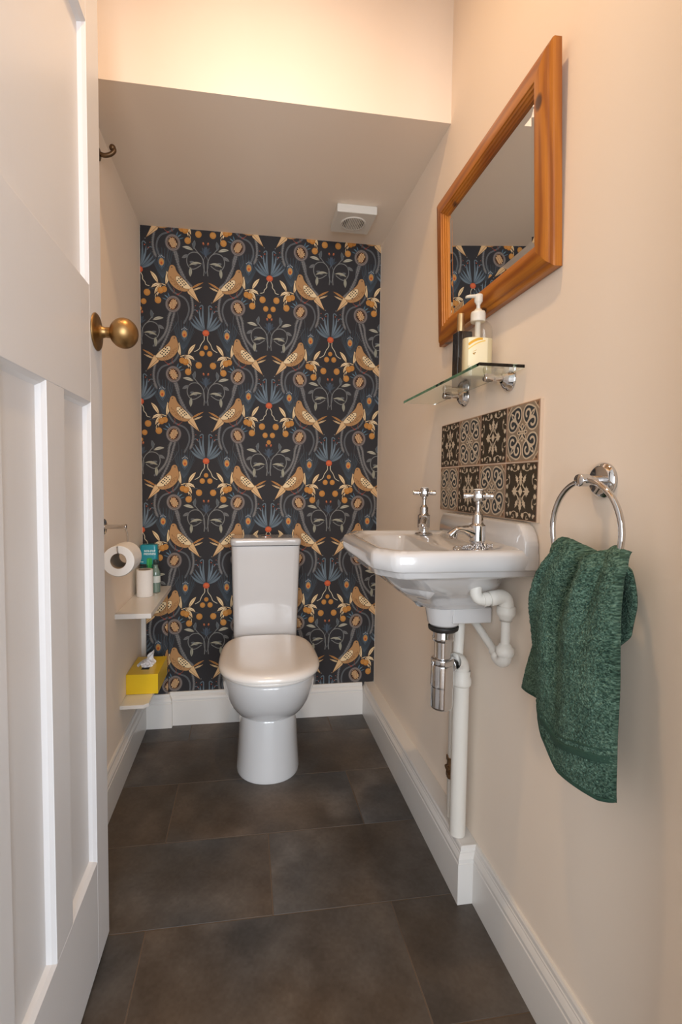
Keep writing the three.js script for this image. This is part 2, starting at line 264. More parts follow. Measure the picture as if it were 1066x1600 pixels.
// ---------------------------------------------------------------- room shell
const T = 0.12;
{
  const wb = struct(mesh('wall_back', box(XL - T, XR + T, 0, SOF + 0.3, -T, -0.0006), M.paint), 'back wall covered in dark bird and pomegranate wallpaper', 'wall');
  const wp = (x0, x1, y0, y1) => { const g = new THREE.PlaneGeometry(x1 - x0, y1 - y0); g.translate((x0 + x1) / 2, (y0 + y1) / 2, 0); const p = g.attributes.position, uv = g.attributes.uv; for (let i = 0; i < p.count; i++) uv.setXY(i, (p.getX(i) + 0.29775) / REP[0], (p.getY(i) - 1.6366 + REP[1] / 2) / REP[1]); return g; };
  const w = mesh('wallpaper', wp(XL + 0.001, XR - 0.001, 0, SOF), M.wallpaper, wb); w.userData.label = 'dark printed wallpaper of birds, blooms and pomegranates';
  struct(mesh('wall_left', box(XL - T, XL, 0, CEIL, 0, ZF), M.paint), 'plain cream left wall behind the open door', 'wall');
  struct(mesh('wall_right', box(XR, XR + T, 0, CEIL, 0, ZF), M.paint), 'plain cream right wall behind basin and mirror', 'wall');
  struct(mesh('ceiling', box(XL, XR, SOF, SOF + 0.12, 0, ZB), M.paint), 'low cream soffit over the toilet', 'ceiling');
  struct(mesh('wall_upper', box(XL, XR, SOF + 0.12, CEIL, ZB - 0.1, ZB), M.paint), 'lamp-lit cream bulkhead above the low soffit', 'wall');
  struct(mesh('ceiling_high', box(XL - T, XR + T, CEIL, CEIL + T, ZB - 0.1, ZF + T), M.paint), 'high cream ceiling above the doorway end', 'ceiling');
  // front wall with the doorway, behind the door
  const fw = sgroup('wall_front', 'cream wall with the doorway beside the open door', 'wall');
  mesh('pier', box(XL - T, -0.345, 0, CEIL, ZF, ZF + T), M.paint, fw); mesh('pier', box(0.47, XR + T, 0, CEIL, ZF, ZF + T), M.paint, fw); mesh('lintel', box(-0.345, 0.47, 2.1, CEIL, ZF, ZF + T), M.paint, fw);
  // boxing in the back left corner, papered, below the shelf
  const bx = sgroup('trim_1', 'shallow papered boxing in the corner below the shelves', 'trim');
  mesh('boxing', box(XL, -0.3235, 0, 0.572, 0.0002, 0.0195), M.wallpaper, bx);
  { const g = bx.children[0].geometry, p = g.attributes.position, uv = g.attributes.uv; for (let i = 0; i < p.count; i++) uv.setXY(i, (p.getX(i) + p.getZ(i) + 0.29775) / REP[0], (p.getY(i) - 1.6366 + REP[1] / 2) / REP[1]); }
  struct(mesh('trim_2', rbox(XL, -0.4075, 0.14, 0.572, 0.0197, 0.036, 0.002), M.gloss), 'narrow white batten up the left wall under the shelf', 'trim');
  // skirting boards
  const prof = [[0, 0], [0.0175, 0], [0.0175, 0.102], [0.0155, 0.1035], [0.0150, 0.106], [0.0165, 0.1075], [0.0165, 0.113], [0.013, 0.121], [0.0105, 0.1245], [0.0105, 0.127], [0.0085, 0.1285], [0.0075, 0.136], [0.005, 0.14], [0, 0.14]];
  const rev = (p) => p;
  struct(mesh('baseboard_right', sweep([[0.5295, 0.0], [0.5295, 1.0005], [XR, 1.0005], [XR, ZF]].reverse(), prof), M.gloss), 'white moulded skirting along the right wall with a stepped return', 'baseboard');
  struct(mesh('trim_3', rbox(0.5295, XR, 0.0, 0.1395, 0.0, 1.0, 0.001), M.gloss), 'white ledge boxing in pipes behind the right skirting', 'trim');
  struct(mesh('baseboard_back', sweep([[-0.3235, 0.0], [0.512, 0.0]].reverse(), prof), M.gloss), 'white moulded skirting below the wallpaper behind the toilet', 'baseboard');
  struct(mesh('baseboard_corner', sweep([[XL, 0.0195], [-0.3235, 0.0195], [-0.3235, 0.0]].reverse(), prof), M.gloss), 'short white skirting around the papered corner boxing', 'baseboard');
  struct(mesh('baseboard_left', sweep([[XL, ZF], [XL, 0.02]].reverse(), prof), M.gloss), 'white moulded skirting along the left wall under shelves', 'baseboard');
  // floor
  const fl = sgroup('floor', 'floor of large dark slate-effect tiles in running bond', 'floor');
  mesh('grout_bed', box(XL - T, XR + T, -0.06, -0.0012, -T, ZF + 0.06), M.grout, fl);
  const rows = [[-0.13, 0.145, -0.226], [0.145, 0.430, 0.065], [0.430, 0.708, -0.226], [0.708, 0.984, 0.065], [0.984, 1.268, -0.226], [1.268, 1.548, 0.065], [1.548, 1.826, -0.226]];
  for (const [z0, z1, j] of rows) for (let k = -2; k <= 2; k++) {
    const x0 = Math.max(XL - T, j + k * 0.58), x1 = Math.min(XR + T, j + (k + 1) * 0.58); if (x1 - x0 < 0.02) continue;
    const g = 0.0013, b = boxUV(rbox(x0 + g, x1 - g, -0.012, 0, z0 + g, Math.min(z1, ZF + 0.06) - g, 0.0009, 1)), uv = b.attributes.uv, ou = rnd(), ov = rnd(); for (let i = 0; i < uv.count; i++) uv.setXY(i, uv.getX(i) * 0.9 + ou, uv.getY(i) * 0.9 + ov);
    mesh('tile', b, M.slate, fl);
  }
  // the hall outside the doorway, behind the camera
  const HZ = 4.4, HX0 = -1.25, HX1 = 1.35;
  const h = (n, g, m, l, c) => struct(mesh(n, g, m), l, c);
  h('hall_floor', box(HX0, HX1, -0.06, -0.002, ZF + 0.06, HZ), M.hallFloor, 'brown hall floor outside the doorway', 'floor');
  h('hall_wall_left', box(HX0 - T, HX0, 0, CEIL, ZF + T, HZ), M.hall, 'pale hall wall on the left outside', 'wall');
  h('hall_wall_right', box(HX1, HX1 + T, 0, CEIL, ZF + T, HZ), M.hall, 'pale hall wall on the right outside', 'wall');
  h('hall_ceiling', box(HX0 - T, HX1 + T, CEIL, CEIL + T, ZF + T, HZ + T), M.hall, 'pale hall ceiling outside', 'ceiling');
  const hf = sgroup('hall_wall_front', 'hall end wall around the glazed front door', 'wall');
  mesh('pier', box(HX0 - T, -1.1, 0, CEIL, HZ, HZ + T), M.hall, hf); mesh('pier', box(1.2, HX1 + T, 0, CEIL, HZ, HZ + T), M.hall, hf); mesh('lintel', box(-1.1, 1.2, 2.3, CEIL, HZ, HZ + T), M.hall, hf); mesh('sill', box(-1.1, 1.2, 0, 0.2, HZ, HZ + T), M.hall, hf); for (const x of [-1.08, -0.355, 0.455, 1.18]) mesh('mullion', box(x - (Math.abs(x) > 1 ? 0.02 : 0.1), x + (Math.abs(x) > 1 ? 0.02 : 0.1), 0.2, 2.3, HZ - 0.005, HZ + 0.06), M.hallFloor, hf);
  h('hall_return_left', box(HX0 - T, XL - T, 0, CEIL, ZF, ZF + T), M.hall, 'hall wall left of the doorway', 'wall');
  h('hall_return_right', box(XR + T, HX1 + T, 0, CEIL, ZF, ZF + T), M.hall, 'hall wall right of the doorway', 'wall');
}
// ---------------------------------------------------------------- the open panelled door
{
  const X = -0.3054, TH = 0.036, Z0 = 0.982, Z1 = 1.724, Y0 = 0.008, Y1 = 2.06;
  const d = sgroup('door_1', 'open white panelled door with a brass knob', 'door');
  const pan = [[1.062, 1.644, 1.41, 1.898], [1.062, 1.206, 0.235, 1.182], [1.281, 1.425, 0.235, 1.182], [1.5, 1.644, 0.235, 1.182]];
  const B = (n, z0, z1, y0, y1) => mesh(n, boxUV(rbox(X - TH, X, y0, y1, z0, z1, 0.0014, 2)), M.doorPaint, d);
  B('stile', Z0, 1.062, Y0, Y1); B('stile', 1.644, Z1, Y0, Y1); B('rail', 1.062, 1.644, Y0, 0.235); B('rail', 1.062, 1.644, 1.182, 1.41); B('rail', 1.062, 1.644, 1.898, Y1);
  B('muntin', 1.206, 1.281, 0.235, 1.182); B('muntin', 1.425, 1.5, 0.235, 1.182);
  for (const [z0, z1, y0, y1] of pan) {
    mesh('panel', box(X - TH + 0.013, X - 0.013, y0, y1, z0, z1), M.doorPaint, d);
    const ring = (o, x) => [V(x, y0 + o, z0 + o), V(x, y0 + o, z1 - o), V(x, y1 - o, z1 - o), V(x, y1 - o, z0 + o)];
    for (const s of [1]) mesh('bevel', boxUV(loft([ring(0, X - 0.001), ring(0.006, X - 0.006), ring(0.011, X - 0.0132)].map((r) => r), { crease: 0.2 })), M.doorPaint, d);
  }
  const k = new THREE.Group(); k.name = 'knob'; d.add(k); k.userData.label = 'aged brass ball knob';
  mesh('rose', turned([X, 1.331, 1.022], [1, 0, 0], [[0, 0], [0.037, 0], [0.0375, 0.002], [0.035, 0.0045], [0.026, 0.006], [0.016, 0.008], [0.0115, 0.013], [0.01, 0.02], [0.0105, 0.026]]), M.brass, k);
  const ball = []; for (let i = 0; i <= 20; i++) { const a = -1.2 + (i / 20) * (Math.PI / 2 + 1.2); ball.push([0.0305 * Math.cos(a), 0.0545 + 0.0285 * Math.sin(a)]); }
  mesh('ball', turned([X, 1.331, 1.022], [1, 0, 0], [[0.0105, 0.02], ...ball]), M.brass, k);
  // door lining around the opening
  const jam = (n, x0, x1, y0, y1, l) => struct(mesh(n, rbox(x0, x1, y0, y1, ZF - 0.005, ZF + T + 0.005, 0.002), M.gloss), l, 'door frame');
  jam('trim_4', -0.375, -0.345, 0, 2.1, 'white door lining on the hinge side'); jam('trim_5', 0.44, 0.47, 0, 2.1, 'white door lining on the latch side'); jam('trim_6', -0.345, 0.44, 2.07, 2.1, 'white door lining overhead');
}
// ---------------------------------------------------------------- ceiling lamp
{
  const l = thing('ceiling_lamp', 'warm round downlight in the high ceiling', 'lamp', [LAMP.x, CEIL, LAMP.z]);
  mesh('housing', lathe([[0, 0], [0.06, 0], [0.06, -0.085], [0.055, -0.09], [0.05, -0.085], [0.05, -0.07], [0, -0.07]]), M.lampWhite, l);
  mesh('lens', lathe([[0, -0.0705], [0.0495, -0.0705], [0.0495, -0.0745], [0, -0.0755]]), std({ color: 0xffffff, emissive: LAMP.color, emissiveIntensity: 5 }), l);
  const p = new THREE.SpotLight(LAMP.color, LAMP.power, 0, 62 * Math.PI / 180, 1, 2); p.position.set(LAMP.x, LAMP.y, LAMP.z); p.target.position.set(LAMP.x, 0, LAMP.z); p.castShadow = true; p.shadow.radius = 2; scene.add(p, p.target);
}
// ---------------------------------------------------------------- toilet
{
  const t = thing('toilet', 'white close-coupled toilet with closed lid against the dark wallpaper', 'toilet', [0.079, 0, 0]);
  const dRing = (y, hw, zb, zf, zs, hb, n = 64, e = 2.2) => { // D-shaped plan: back half-width hb at zb, full hw by zs, superelliptic front to zf
    const o = []; for (let i = 0; i < n; i++) {
      const a = i / n * Math.PI * 2; let x = Math.sin(a), z = Math.cos(a);
      if (z >= 0) { const k = Math.pow(Math.pow(Math.abs(x), e) + Math.pow(z, e), -1 / e); x *= k * hw; z = zs + z * k * (zf - zs); }
      else { const e2 = 4.2, k = Math.pow(Math.pow(Math.abs(x), e2) + Math.pow(-z, e2), -1 / e2); const q = -z * k; x = x * k * (hw + (hb - hw) * q * q); z = zs - q * (zs - zb); }
      o.push(V(x, y, z));
    } return o.reverse();
  };
  // pan and foot
  const pan = [[0.385, 0.157, 0.575], [0.383, 0.163, 0.583], [0.375, 0.165, 0.586], [0.35, 0.164, 0.583], [0.32, 0.159, 0.572], [0.29, 0.150, 0.556], [0.265, 0.139, 0.536], [0.245, 0.127, 0.515], [0.228, 0.114, 0.492], [0.216, 0.102, 0.470], [0.21, 0.094, 0.455]];
  const foot = [[0.21, 0.099, 0.457], [0.205, 0.102, 0.460], [0.16, 0.1035, 0.463], [0.1, 0.1065, 0.467], [0.05, 0.110, 0.471], [0.012, 0.1135, 0.475], [0.0, 0.1125, 0.474]];
  mesh('pan', loft(pan.map(([y, w, f]) => dRing(y, w, 0.14, f, 0.36, w * 0.92)), { capA: true, capB: true }), M.ceramic, t);
  mesh('foot', loft(foot.map(([y, w, f]) => dRing(y, w, 0.06, f, 0.345, w * 0.95, 64, 2.15)), { capA: true, capB: true }), M.ceramic, t);
  mesh('neck', rbox(-0.12, 0.12, 0.28, 0.395, 0.022, 0.2, 0.02), M.ceramic, t);
  mesh('seat', loft([[0.387, -0.006], [0.388, 0], [0.396, 0], [0.398, -0.003]].map(([y, o]) => dRing(y, 0.166 + o, 0.17, 0.592 + o, 0.40, 0.14 + o)), { capA: true, capB: true }), M.seat, t);
  mesh('lid', loft([[0.3992, -0.003], [0.400, 0], [0.407, 0.001], [0.414, -0.001], [0.420, -0.006], [0.4245, -0.014], [0.427, -0.026], [0.4285, -0.045], [0.4295, -0.09], [0.43, -0.13]].map(([y, o]) => dRing(y + 0.004, 0.172 + o, 0.168 - o * 0.6, 0.6 + o, 0.41 + o * 0.2, 0.162 + o * 0.8, 64, 2.35)), { capA: true, capB: true }).translate(0, -0.004, 0), M.seat, t);
  for (const s of [-1, 1]) mesh('hinge', cyl([s * 0.075, 0.41, 0.176], [s * 0.105, 0.41, 0.176], 0.008), M.chrome, t);
  // cistern
  const rr = (y, w, z1, r) => roundedPoly([[-w, 0.022, 0.008], [-w, z1, r], [w, z1, r], [w, 0.022, 0.008]], 6, 3).map(([x, z]) => V(x, y, z));
  mesh('cistern', loft([rr(0.394, 0.124, 0.152, 0.03), rr(0.41, 0.127, 0.157, 0.028), rr(0.5, 0.129, 0.16, 0.026), rr(0.7, 0.134, 0.163, 0.026), rr(0.776, 0.136, 0.164, 0.026)], { capA: true, capB: true }), M.ceramic, t).position.x = -0.003;
  mesh('cistern_lid', loft([rr(0.7785, 0.135, 0.163, 0.026), rr(0.779, 0.139, 0.168, 0.026), rr(0.795, 0.1405, 0.17, 0.026), rr(0.802, 0.139, 0.168, 0.026), rr(0.8055, 0.134, 0.163, 0.024), rr(0.807, 0.125, 0.154, 0.02)], { capA: true, capB: true }), M.ceramic, t).position.x = -0.003;
  mesh('flush_button', lathe([[0, 0.8065], [0.02, 0.8065], [0.02, 0.8095], [0.018, 0.8105], [0, 0.8105]]).translate(-0.003, 0, 0.095), M.chrome, t);
}
// ---------------------------------------------------------------- wash basin and its taps
const BZ0 = 0.79, BZ1 = 1.2215, BX = 0.243;
{
  const b = thing('wash_basin', 'white wall-hung ceramic basin with chamfered corners below the tiles', 'basin', [XR, 0.74, 1.0]);
  const rw = (wall, y) => (wall === 0.012 ? 0.025 + (y - 0.745) * 0.9 : wall > 0.01 ? 0.022 : 0.002);
  const ring = (y, d, wall = 0, r = 0.03, ch = 0.056, chx = 0.034, dn = d, df = d) => roundedPoly([[XR - wall, BZ0 + df, rw(wall, y)], [BX + chx * 1.2 + d, BZ0 + df, r], [BX + d, BZ0 + ch * 1.5 + df, r], [BX + d, BZ1 - ch - dn, r], [BX + chx + d, BZ1 - dn, r], [XR - wall, BZ1 - dn, rw(wall, y)]], 6, 5).map(([x, z]) => V(x - XR, y - 0.74, z - 1.0));
  const W0 = 0.001;
  const outer = [
    ring(0.780, 0.12, 0.20, 0.05, 0.04, 0.03), ring(0.785, 0.10, 0.185, 0.05, 0.045), ring(0.80, 0.085, 0.175, 0.05, 0.05), ring(0.83, 0.07, 0.165, 0.05), ring(0.86, 0.058, 0.158, 0.045), ring(0.88, 0.050, 0.153, 0.04), ring(0.888, 0.046, 0.150, 0.04), ring(0.8915, 0.042, 0.146, 0.04),
    ring(0.8925, 0.036, 0.05, 0.035), ring(0.8935, 0.033, 0.040, 0.035), ring(0.897, 0.030, 0.036, 0.034), ring(0.8995, 0.025, 0.034, 0.033), ring(0.9005, 0.016, 0.03, 0.032), ring(0.8995, 0.008, 0.02, 0.03), ring(0.896, 0.003, W0), ring(0.889, 0.0, W0), ring(0.875, 0.0, W0), ring(0.8625, 0.0015, W0), ring(0.860, 0.004, W0),
    ring(0.8592, 0.009, W0), ring(0.8575, 0.0105, W0), ring(0.848, 0.0115, W0), ring(0.8455, 0.014, W0), ring(0.8445, 0.020, 0.004), ring(0.8435, 0.034, 0.01, 0.03, 0.06, 0.045),
    ring(0.835, 0.042, 0.012, 0.035, 0.06, 0.05), ring(0.815, 0.062, 0.012, 0.04, 0.06, 0.05, 0.066), ring(0.79, 0.092, 0.012, 0.045, 0.06, 0.05, 0.104), ring(0.77, 0.118, 0.012, 0.045, 0.055, 0.045, 0.135), ring(0.758, 0.136, 0.012, 0.04, 0.05, 0.04, 0.155, 0.14), ring(0.752, 0.145, 0.012, 0.04, 0.05, 0.04, 0.163, 0.15), ring(0.745, 0.150, 0.013, 0.04, 0.05, 0.04, 0.168, 0.155), ring(0.741, 0.158, 0.016, 0.04, 0.045, 0.035, 0.174, 0.16),
  ];
  mesh('bowl', toCreasedNormals(loft(outer, { capA: true, capB: true }), 0.9), M.ceramic, b);
  // upstand against the wall, rounded at both upper ends
  const sh = new THREE.Shape(); const z0 = BZ0, z1 = BZ1; sh.moveTo(z0, 0.862); sh.lineTo(z1, 0.862); sh.lineTo(z1, 0.908); sh.bezierCurveTo(z1, 0.922, z1 - 0.010, 0.936, z1 - 0.020, 0.946); sh.quadraticCurveTo(z1 - 0.027, 0.9525, z1 - 0.038, 0.9525); sh.lineTo(z0 + 0.038, 0.9525); sh.quadraticCurveTo(z0 + 0.027, 0.9525, z0 + 0.02, 0.946); sh.bezierCurveTo(z0 + 0.01, 0.936, z0, 0.922, z0, 0.908); sh.closePath();
  const up = new THREE.ExtrudeGeometry(sh, { depth: 0.016, bevelEnabled: true, bevelThickness: 0.008, bevelSize: 0.006, bevelOffset: -0.006, bevelSegments: 5, curveSegments: 10 });
  up.rotateY(-Math.PI / 2); up.translate(0 - 0.001 - 0.008, -0.74, -1.0); mesh('upstand', toCreasedNormals(up, 0.6), M.ceramic, b);
  { const rows = []; for (const [z, k] of [[BZ0 + 0.004, 0.2], [BZ0 + 0.014, 0.8], [BZ0 + 0.03, 1], [BZ1 - 0.03, 1], [BZ1 - 0.014, 0.8], [BZ1 - 0.004, 0.2]]) { const o = []; for (let i = 0; i <= 8; i++) { const a = i / 8 * Math.PI / 2; o.push(V(-0.023 - 0.034 * k * (1 - Math.sin(a)), 0.1515 + 0.04 * k * (1 - Math.cos(a)), z - 1.0)); } o.push(V(-0.012, 0.1515 + 0.04 * k, z - 1), V(-0.012, 0.15, z - 1)); rows.push(o); } mesh('cove', toCreasedNormals(loft(rows, { capA: true, capB: true }), 0.7), M.ceramic, b); }
  // ceramic boss for the waste and the bracket block behind it
  mesh('waste_boss', lathe([[0, -0.046], [0.034, -0.046], [0.0375, -0.04], [0.043, -0.01], [0.045, 0.004]]).translate(0.466 - XR, 0, 0.0), M.ceramic, b);
  mesh('support_block', rbox(0.47 - XR, -0.002, -0.034, 0.003, -0.035, 0.045, 0.004), M.ceramic, b);
  mesh('waste_ring', lathe([[0.0, 0.0405], [0.016, 0.0405], [0.03, 0.0425], [0.031, 0.0415]]).translate(0.40 - XR, 0, 0), M.chrome, b);
}
function tap(x, y, z, label, turn, handle) {
  const t = thing('basin_tap', label, 'tap', [x, y, z], 'crosshead basin taps');
  mesh('flange', lathe([[0, 0], [0.0235, 0], [0.0235, 0.002], [0.02, 0.0045], [0.0145, 0.006]]), M.chrome, t);
  mesh('body', lathe([[0.0145, 0.004], [0.0138, 0.008], [0.0138, 0.016], [0.0158, 0.0175], [0.0162, 0.02], [0.0162, 0.05], [0.0158, 0.052], [0.0118, 0.054], [0.0112, 0.058], [0.0106, 0.072], [0.009, 0.0745], [0.0072, 0.0755], [0.0068, 0.079], [0.0046, 0.0805], [0.0044, 0.094], [0.0058, 0.095], [0.006, 0.1], [0.0045, 0.102]]), M.chrome, t);
  const c = Math.cos(turn), s = Math.sin(turn), p = (r, h) => V(-r * c, h, r * s);
  const sp = loft([0, 0.14, 0.3, 0.5, 0.68, 0.82, 0.92, 1].map((u) => { const r = 0.008 + u * 0.052, hC = 0.034 + 0.010 * Math.sin(u * 2.3) - 0.012 * Math.pow(Math.max(0, u - 0.62) / 0.38, 2), hh = 0.0165 - 0.0105 * Math.min(1, u * 1.9), hw = 0.0125 - 0.003 * u; const o = []; for (let i = 0; i < 20; i++) { const a = i / 20 * 2 * Math.PI, q = p(r + (u > 0.8 ? (u - 0.8) * 0.03 * Math.sin(a) : 0), hC + hh * Math.sin(a)); o.push(V(q.x + s * hw * Math.cos(a), q.y, q.z + c * hw * Math.cos(a))); } return o; }), { capA: true, capB: true });
  mesh('spout', sp, M.chrome, t);
  const nz = p(0.053, 0); mesh('nozzle', lathe([[0.0, 0.0], [0.0078, 0.0], [0.0085, 0.003], [0.009, 0.010]]).translate(nz.x, 0.024, nz.z), M.chrome, t);
  const h = new THREE.Group(); h.name = 'cross_handle'; h.position.y = 0.112; h.rotation.y = handle; t.add(h);
  mesh('hub', lathe([[0, -0.012], [0.0085, -0.0115], [0.0105, -0.009], [0.0112, 0.009], [0.0105, 0.0115], [0.0, 0.0125]]), M.chrome, h);
  for (let k = 0; k < 4; k++) { const a = k * Math.PI / 2, d = [Math.cos(a), 0, Math.sin(a)]; mesh('arm', turned([0, 0, 0], d, [[0.0046, 0.008], [0.0046, 0.0135], [0.0064, 0.0145], [0.0066, 0.0285], [0.0058, 0.0298], [0, 0.0298]], 20), M.chrome, h); }
  mesh('cap', lathe([[0, 0.0122], [0.0092, 0.012], [0.0092, 0.0142], [0, 0.0152]]), phy({ color: lin(0.72, 0.7, 0.67), roughness: 0.2 }), h);
  return t;
}
tap(0.472, 0.8928, 0.838, 'far chrome crosshead tap at the back corner of the basin', 1.15, -0.36);
tap(0.474, 0.8928, 1.145, 'near chrome crosshead tap with a plug chain wound round its foot', 0.0, -0.46);
{ // ball chain heaped round the foot of the near tap
  const list = [], bead = new THREE.SphereGeometry(0.0024, 8, 6);
  for (let k = 0; k < 92; k++) { const a = k * 0.21 + 0.3, r = 0.0255 + 0.0045 * Math.sin(k * 0.7) + (k > 72 ? (k - 72) * 0.0016 : 0), y = 0.0026 + (k % 31 < 14 ? 0.0044 * Math.abs(Math.sin(k * 0.9)) : 0) + (k < 46 ? 0.0042 : 0); list.push(bead.clone().translate(-r * Math.cos(a) * 1.05, y, r * Math.sin(a) * 0.8)); }
  const m = mesh('plug_chain', merge(list), M.chrome); m.position.set(0.474, 0.8928, 1.145); tag(m, 'thin chrome plug chain coiled round the near tap', 'chain');
}
// ---------------------------------------------------------------- trap, waste and supply pipes
{
  const TX = 0.466, TZ = 1.0;
  const t = thing('bottle_trap', 'chrome bottle trap hanging under the basin', 'trap', [TX, 0.49, TZ]);
  mesh('washer', lathe([[0.0, 0.204], [0.034, 0.204], [0.036, 0.2], [0.035, 0.193], [0.03, 0.189], [0, 0.189]]), M.blackRubber, t);
  mesh('tailpiece', lathe([[0.022, 0.19], [0.0235, 0.188], [0.0235, 0.176], [0.025, 0.1745], [0.025, 0.166], [0.0205, 0.1645], [0.0195, 0.162], [0.0195, 0.118]]), M.chrome, t);
  mesh('nut', lathe([[0.0195, 0.124], [0.0255, 0.123], [0.027, 0.12], [0.027, 0.111], [0.025, 0.108], [0.0235, 0.106]]), M.chrome, t);
  mesh('body', lathe([[0.0235, 0.108], [0.0265, 0.104], [0.0272, 0.06], [0.0272, 0.054], [0.0262, 0.0535], [0.0262, 0.006], [0.025, 0.002], [0.021, -0.001], [0.0, -0.002]]), M.chrome, t);
  mesh('outlet_nut', turned([0.016, 0.094, -0.018], [0.75, 0, -0.55], [[0.0, 0.012], [0.019, 0.012], [0.0205, 0.014], [0.0205, 0.024], [0.0175, 0.026], [0.0175, 0.032]]), M.chrome, t);
  const lever = mesh('pull_strip', tube([[-0.026, 0.118, 0.01], [-0.0295, 0.1, 0.011], [-0.031, 0.07, 0.011]], 0.0012, 12, 6), M.chrome, t);
  const w = thing('waste_pipe', 'thick white plastic waste pipe from trap down to the ledge', 'pipe', [0.533, 0.14, 0.962]);
  mesh('pipe', cyl([0, 0.0005, 0], [0, 0.40, 0], 0.0198), M.plastic, w);
  mesh('socket', lathe([[0.0198, 0.385], [0.0235, 0.388], [0.0245, 0.392], [0.0245, 0.405], [0.0215, 0.409], [0.0215, 0.425]]), M.plastic, w);
  mesh('elbow', tube([[0, 0.40, 0], [0, 0.42, 0], [-0.004, 0.44, 0.003], [-0.014, 0.452, 0.01], [-0.026, 0.454, 0.016]], 0.0195, 20, 18), M.plastic, w);
  mesh('overflow_pipe', cyl([-0.012, 0.44, 0.0], [-0.002, 0.575, -0.01], 0.013), M.plastic, w);
  mesh('overflow_collar', cyl([-0.004, 0.545, -0.009], [-0.0015, 0.575, -0.0105], 0.0155), M.plastic, w);
  // two thin supply pipes behind, with brass valves
  const pipes = [[0.54, 0.90, 0.69], [0.55, 0.872, 0.7]];
  pipes.forEach(([x, z, top], i) => {
    const s = thing('supply_pipe', i ? 'rear thin painted supply pipe with a brass valve behind the waste pipe' : 'front thin painted supply pipe with a brass valve beside the waste pipe', 'pipe', [x, 0.14, z], 'thin supply pipes');
    mesh('pipe', cyl([0, 0.0005, 0], [0, top - 0.14, 0], 0.0075), M.plastic, s);
    const v = new THREE.Group(); v.name = 'valve'; v.position.set(0, 0.14 - i * 0.012, 0); s.add(v); v.userData.label = 'small tarnished brass valve';
    for (const [y, r] of [[-0.026, 0.0115], [0.018, 0.0115]]) mesh('nut', new THREE.CylinderGeometry(r, r, 0.012, 6).translate(0, y, 0), M.copper, v);
    mesh('body', lathe([[0.008, -0.022], [0.009, -0.012], [0.0105, -0.004], [0.009, 0.004], [0.008, 0.014]], 20), M.copper, v); mesh('screw', cyl([0, -0.004, 0], [-0.014, -0.004, 0.004], 0.006), M.copper, v);
  });
  // near supply: white push-fit pipework from the tap tail, elbow out to the wall and back below
  const n = thing('push_fit_pipe', 'white push-fit supply pipe with chunky elbows below the near tap', 'pipe', [0.52, 0.69, 1.15]);
  const C = (a, b2, r, r2) => cyl(a, b2, r, r2);
  mesh('tail', C([-0.046, 0.118, -0.005], [-0.046, 0.152, -0.005], 0.0085), M.plastic, n);
  mesh('elbow', merge([tube([[-0.046, 0.128, -0.005], [-0.046, 0.112, -0.005], [-0.040, 0.101, -0.004], [-0.028, 0.098, -0.003], [-0.02, 0.098, -0.002]], 0.0125, 20, 18), C([-0.03, 0.098, -0.003], [-0.02, 0.099, -0.002], 0.0148), C([-0.016, 0.0995, -0.002], [-0.004, 0.102, -0.001], 0.0158), C([-0.022, 0.099, -0.002], [0.006, 0.104, 0], 0.0125)]), M.plastic, n);
  mesh('elbow', merge([tube([[-0.006, 0.102, 0], [0.008, 0.1035, 0], [0.017, 0.099, 0], [0.0205, 0.088, 0], [0.021, 0.074, 0]], 0.0155, 20, 18), turned([0.021, 0.084, 0], [0, -1, 0], [[0.0155, 0], [0.019, 0.002], [0.0195, 0.014], [0.018, 0.019], [0.0135, 0.026], [0.0125, 0.032], [0.0, 0.032]])]), M.plastic, n);
  mesh('pipe', C([0.021, 0.07, 0], [0.021, -0.01, 0], 0.0095), M.plastic, n);
  mesh('elbow', merge([turned([0.021, 0.004, 0], [0, -1, 0], [[0.0095, 0], [0.0125, 0.002], [0.0135, 0.006], [0.0185, 0.010], [0.019, 0.022], [0.016, 0.027]]), tube([[0.021, -0.01, 0], [0.021, -0.026, 0], [0.02, -0.035, -0.006], [0.019, -0.036, -0.016], [0.018, -0.03, -0.026]], 0.0145, 20, 18)]), M.plastic, n);
  mesh('pipe', C([0.019, -0.034, -0.02], [0.016, 0.024, -0.16], 0.0088), M.plastic, n);
  mesh('nut', C([0.019, -0.032, -0.024], [0.0185, -0.025, -0.042], 0.0118), M.plastic, n);
}
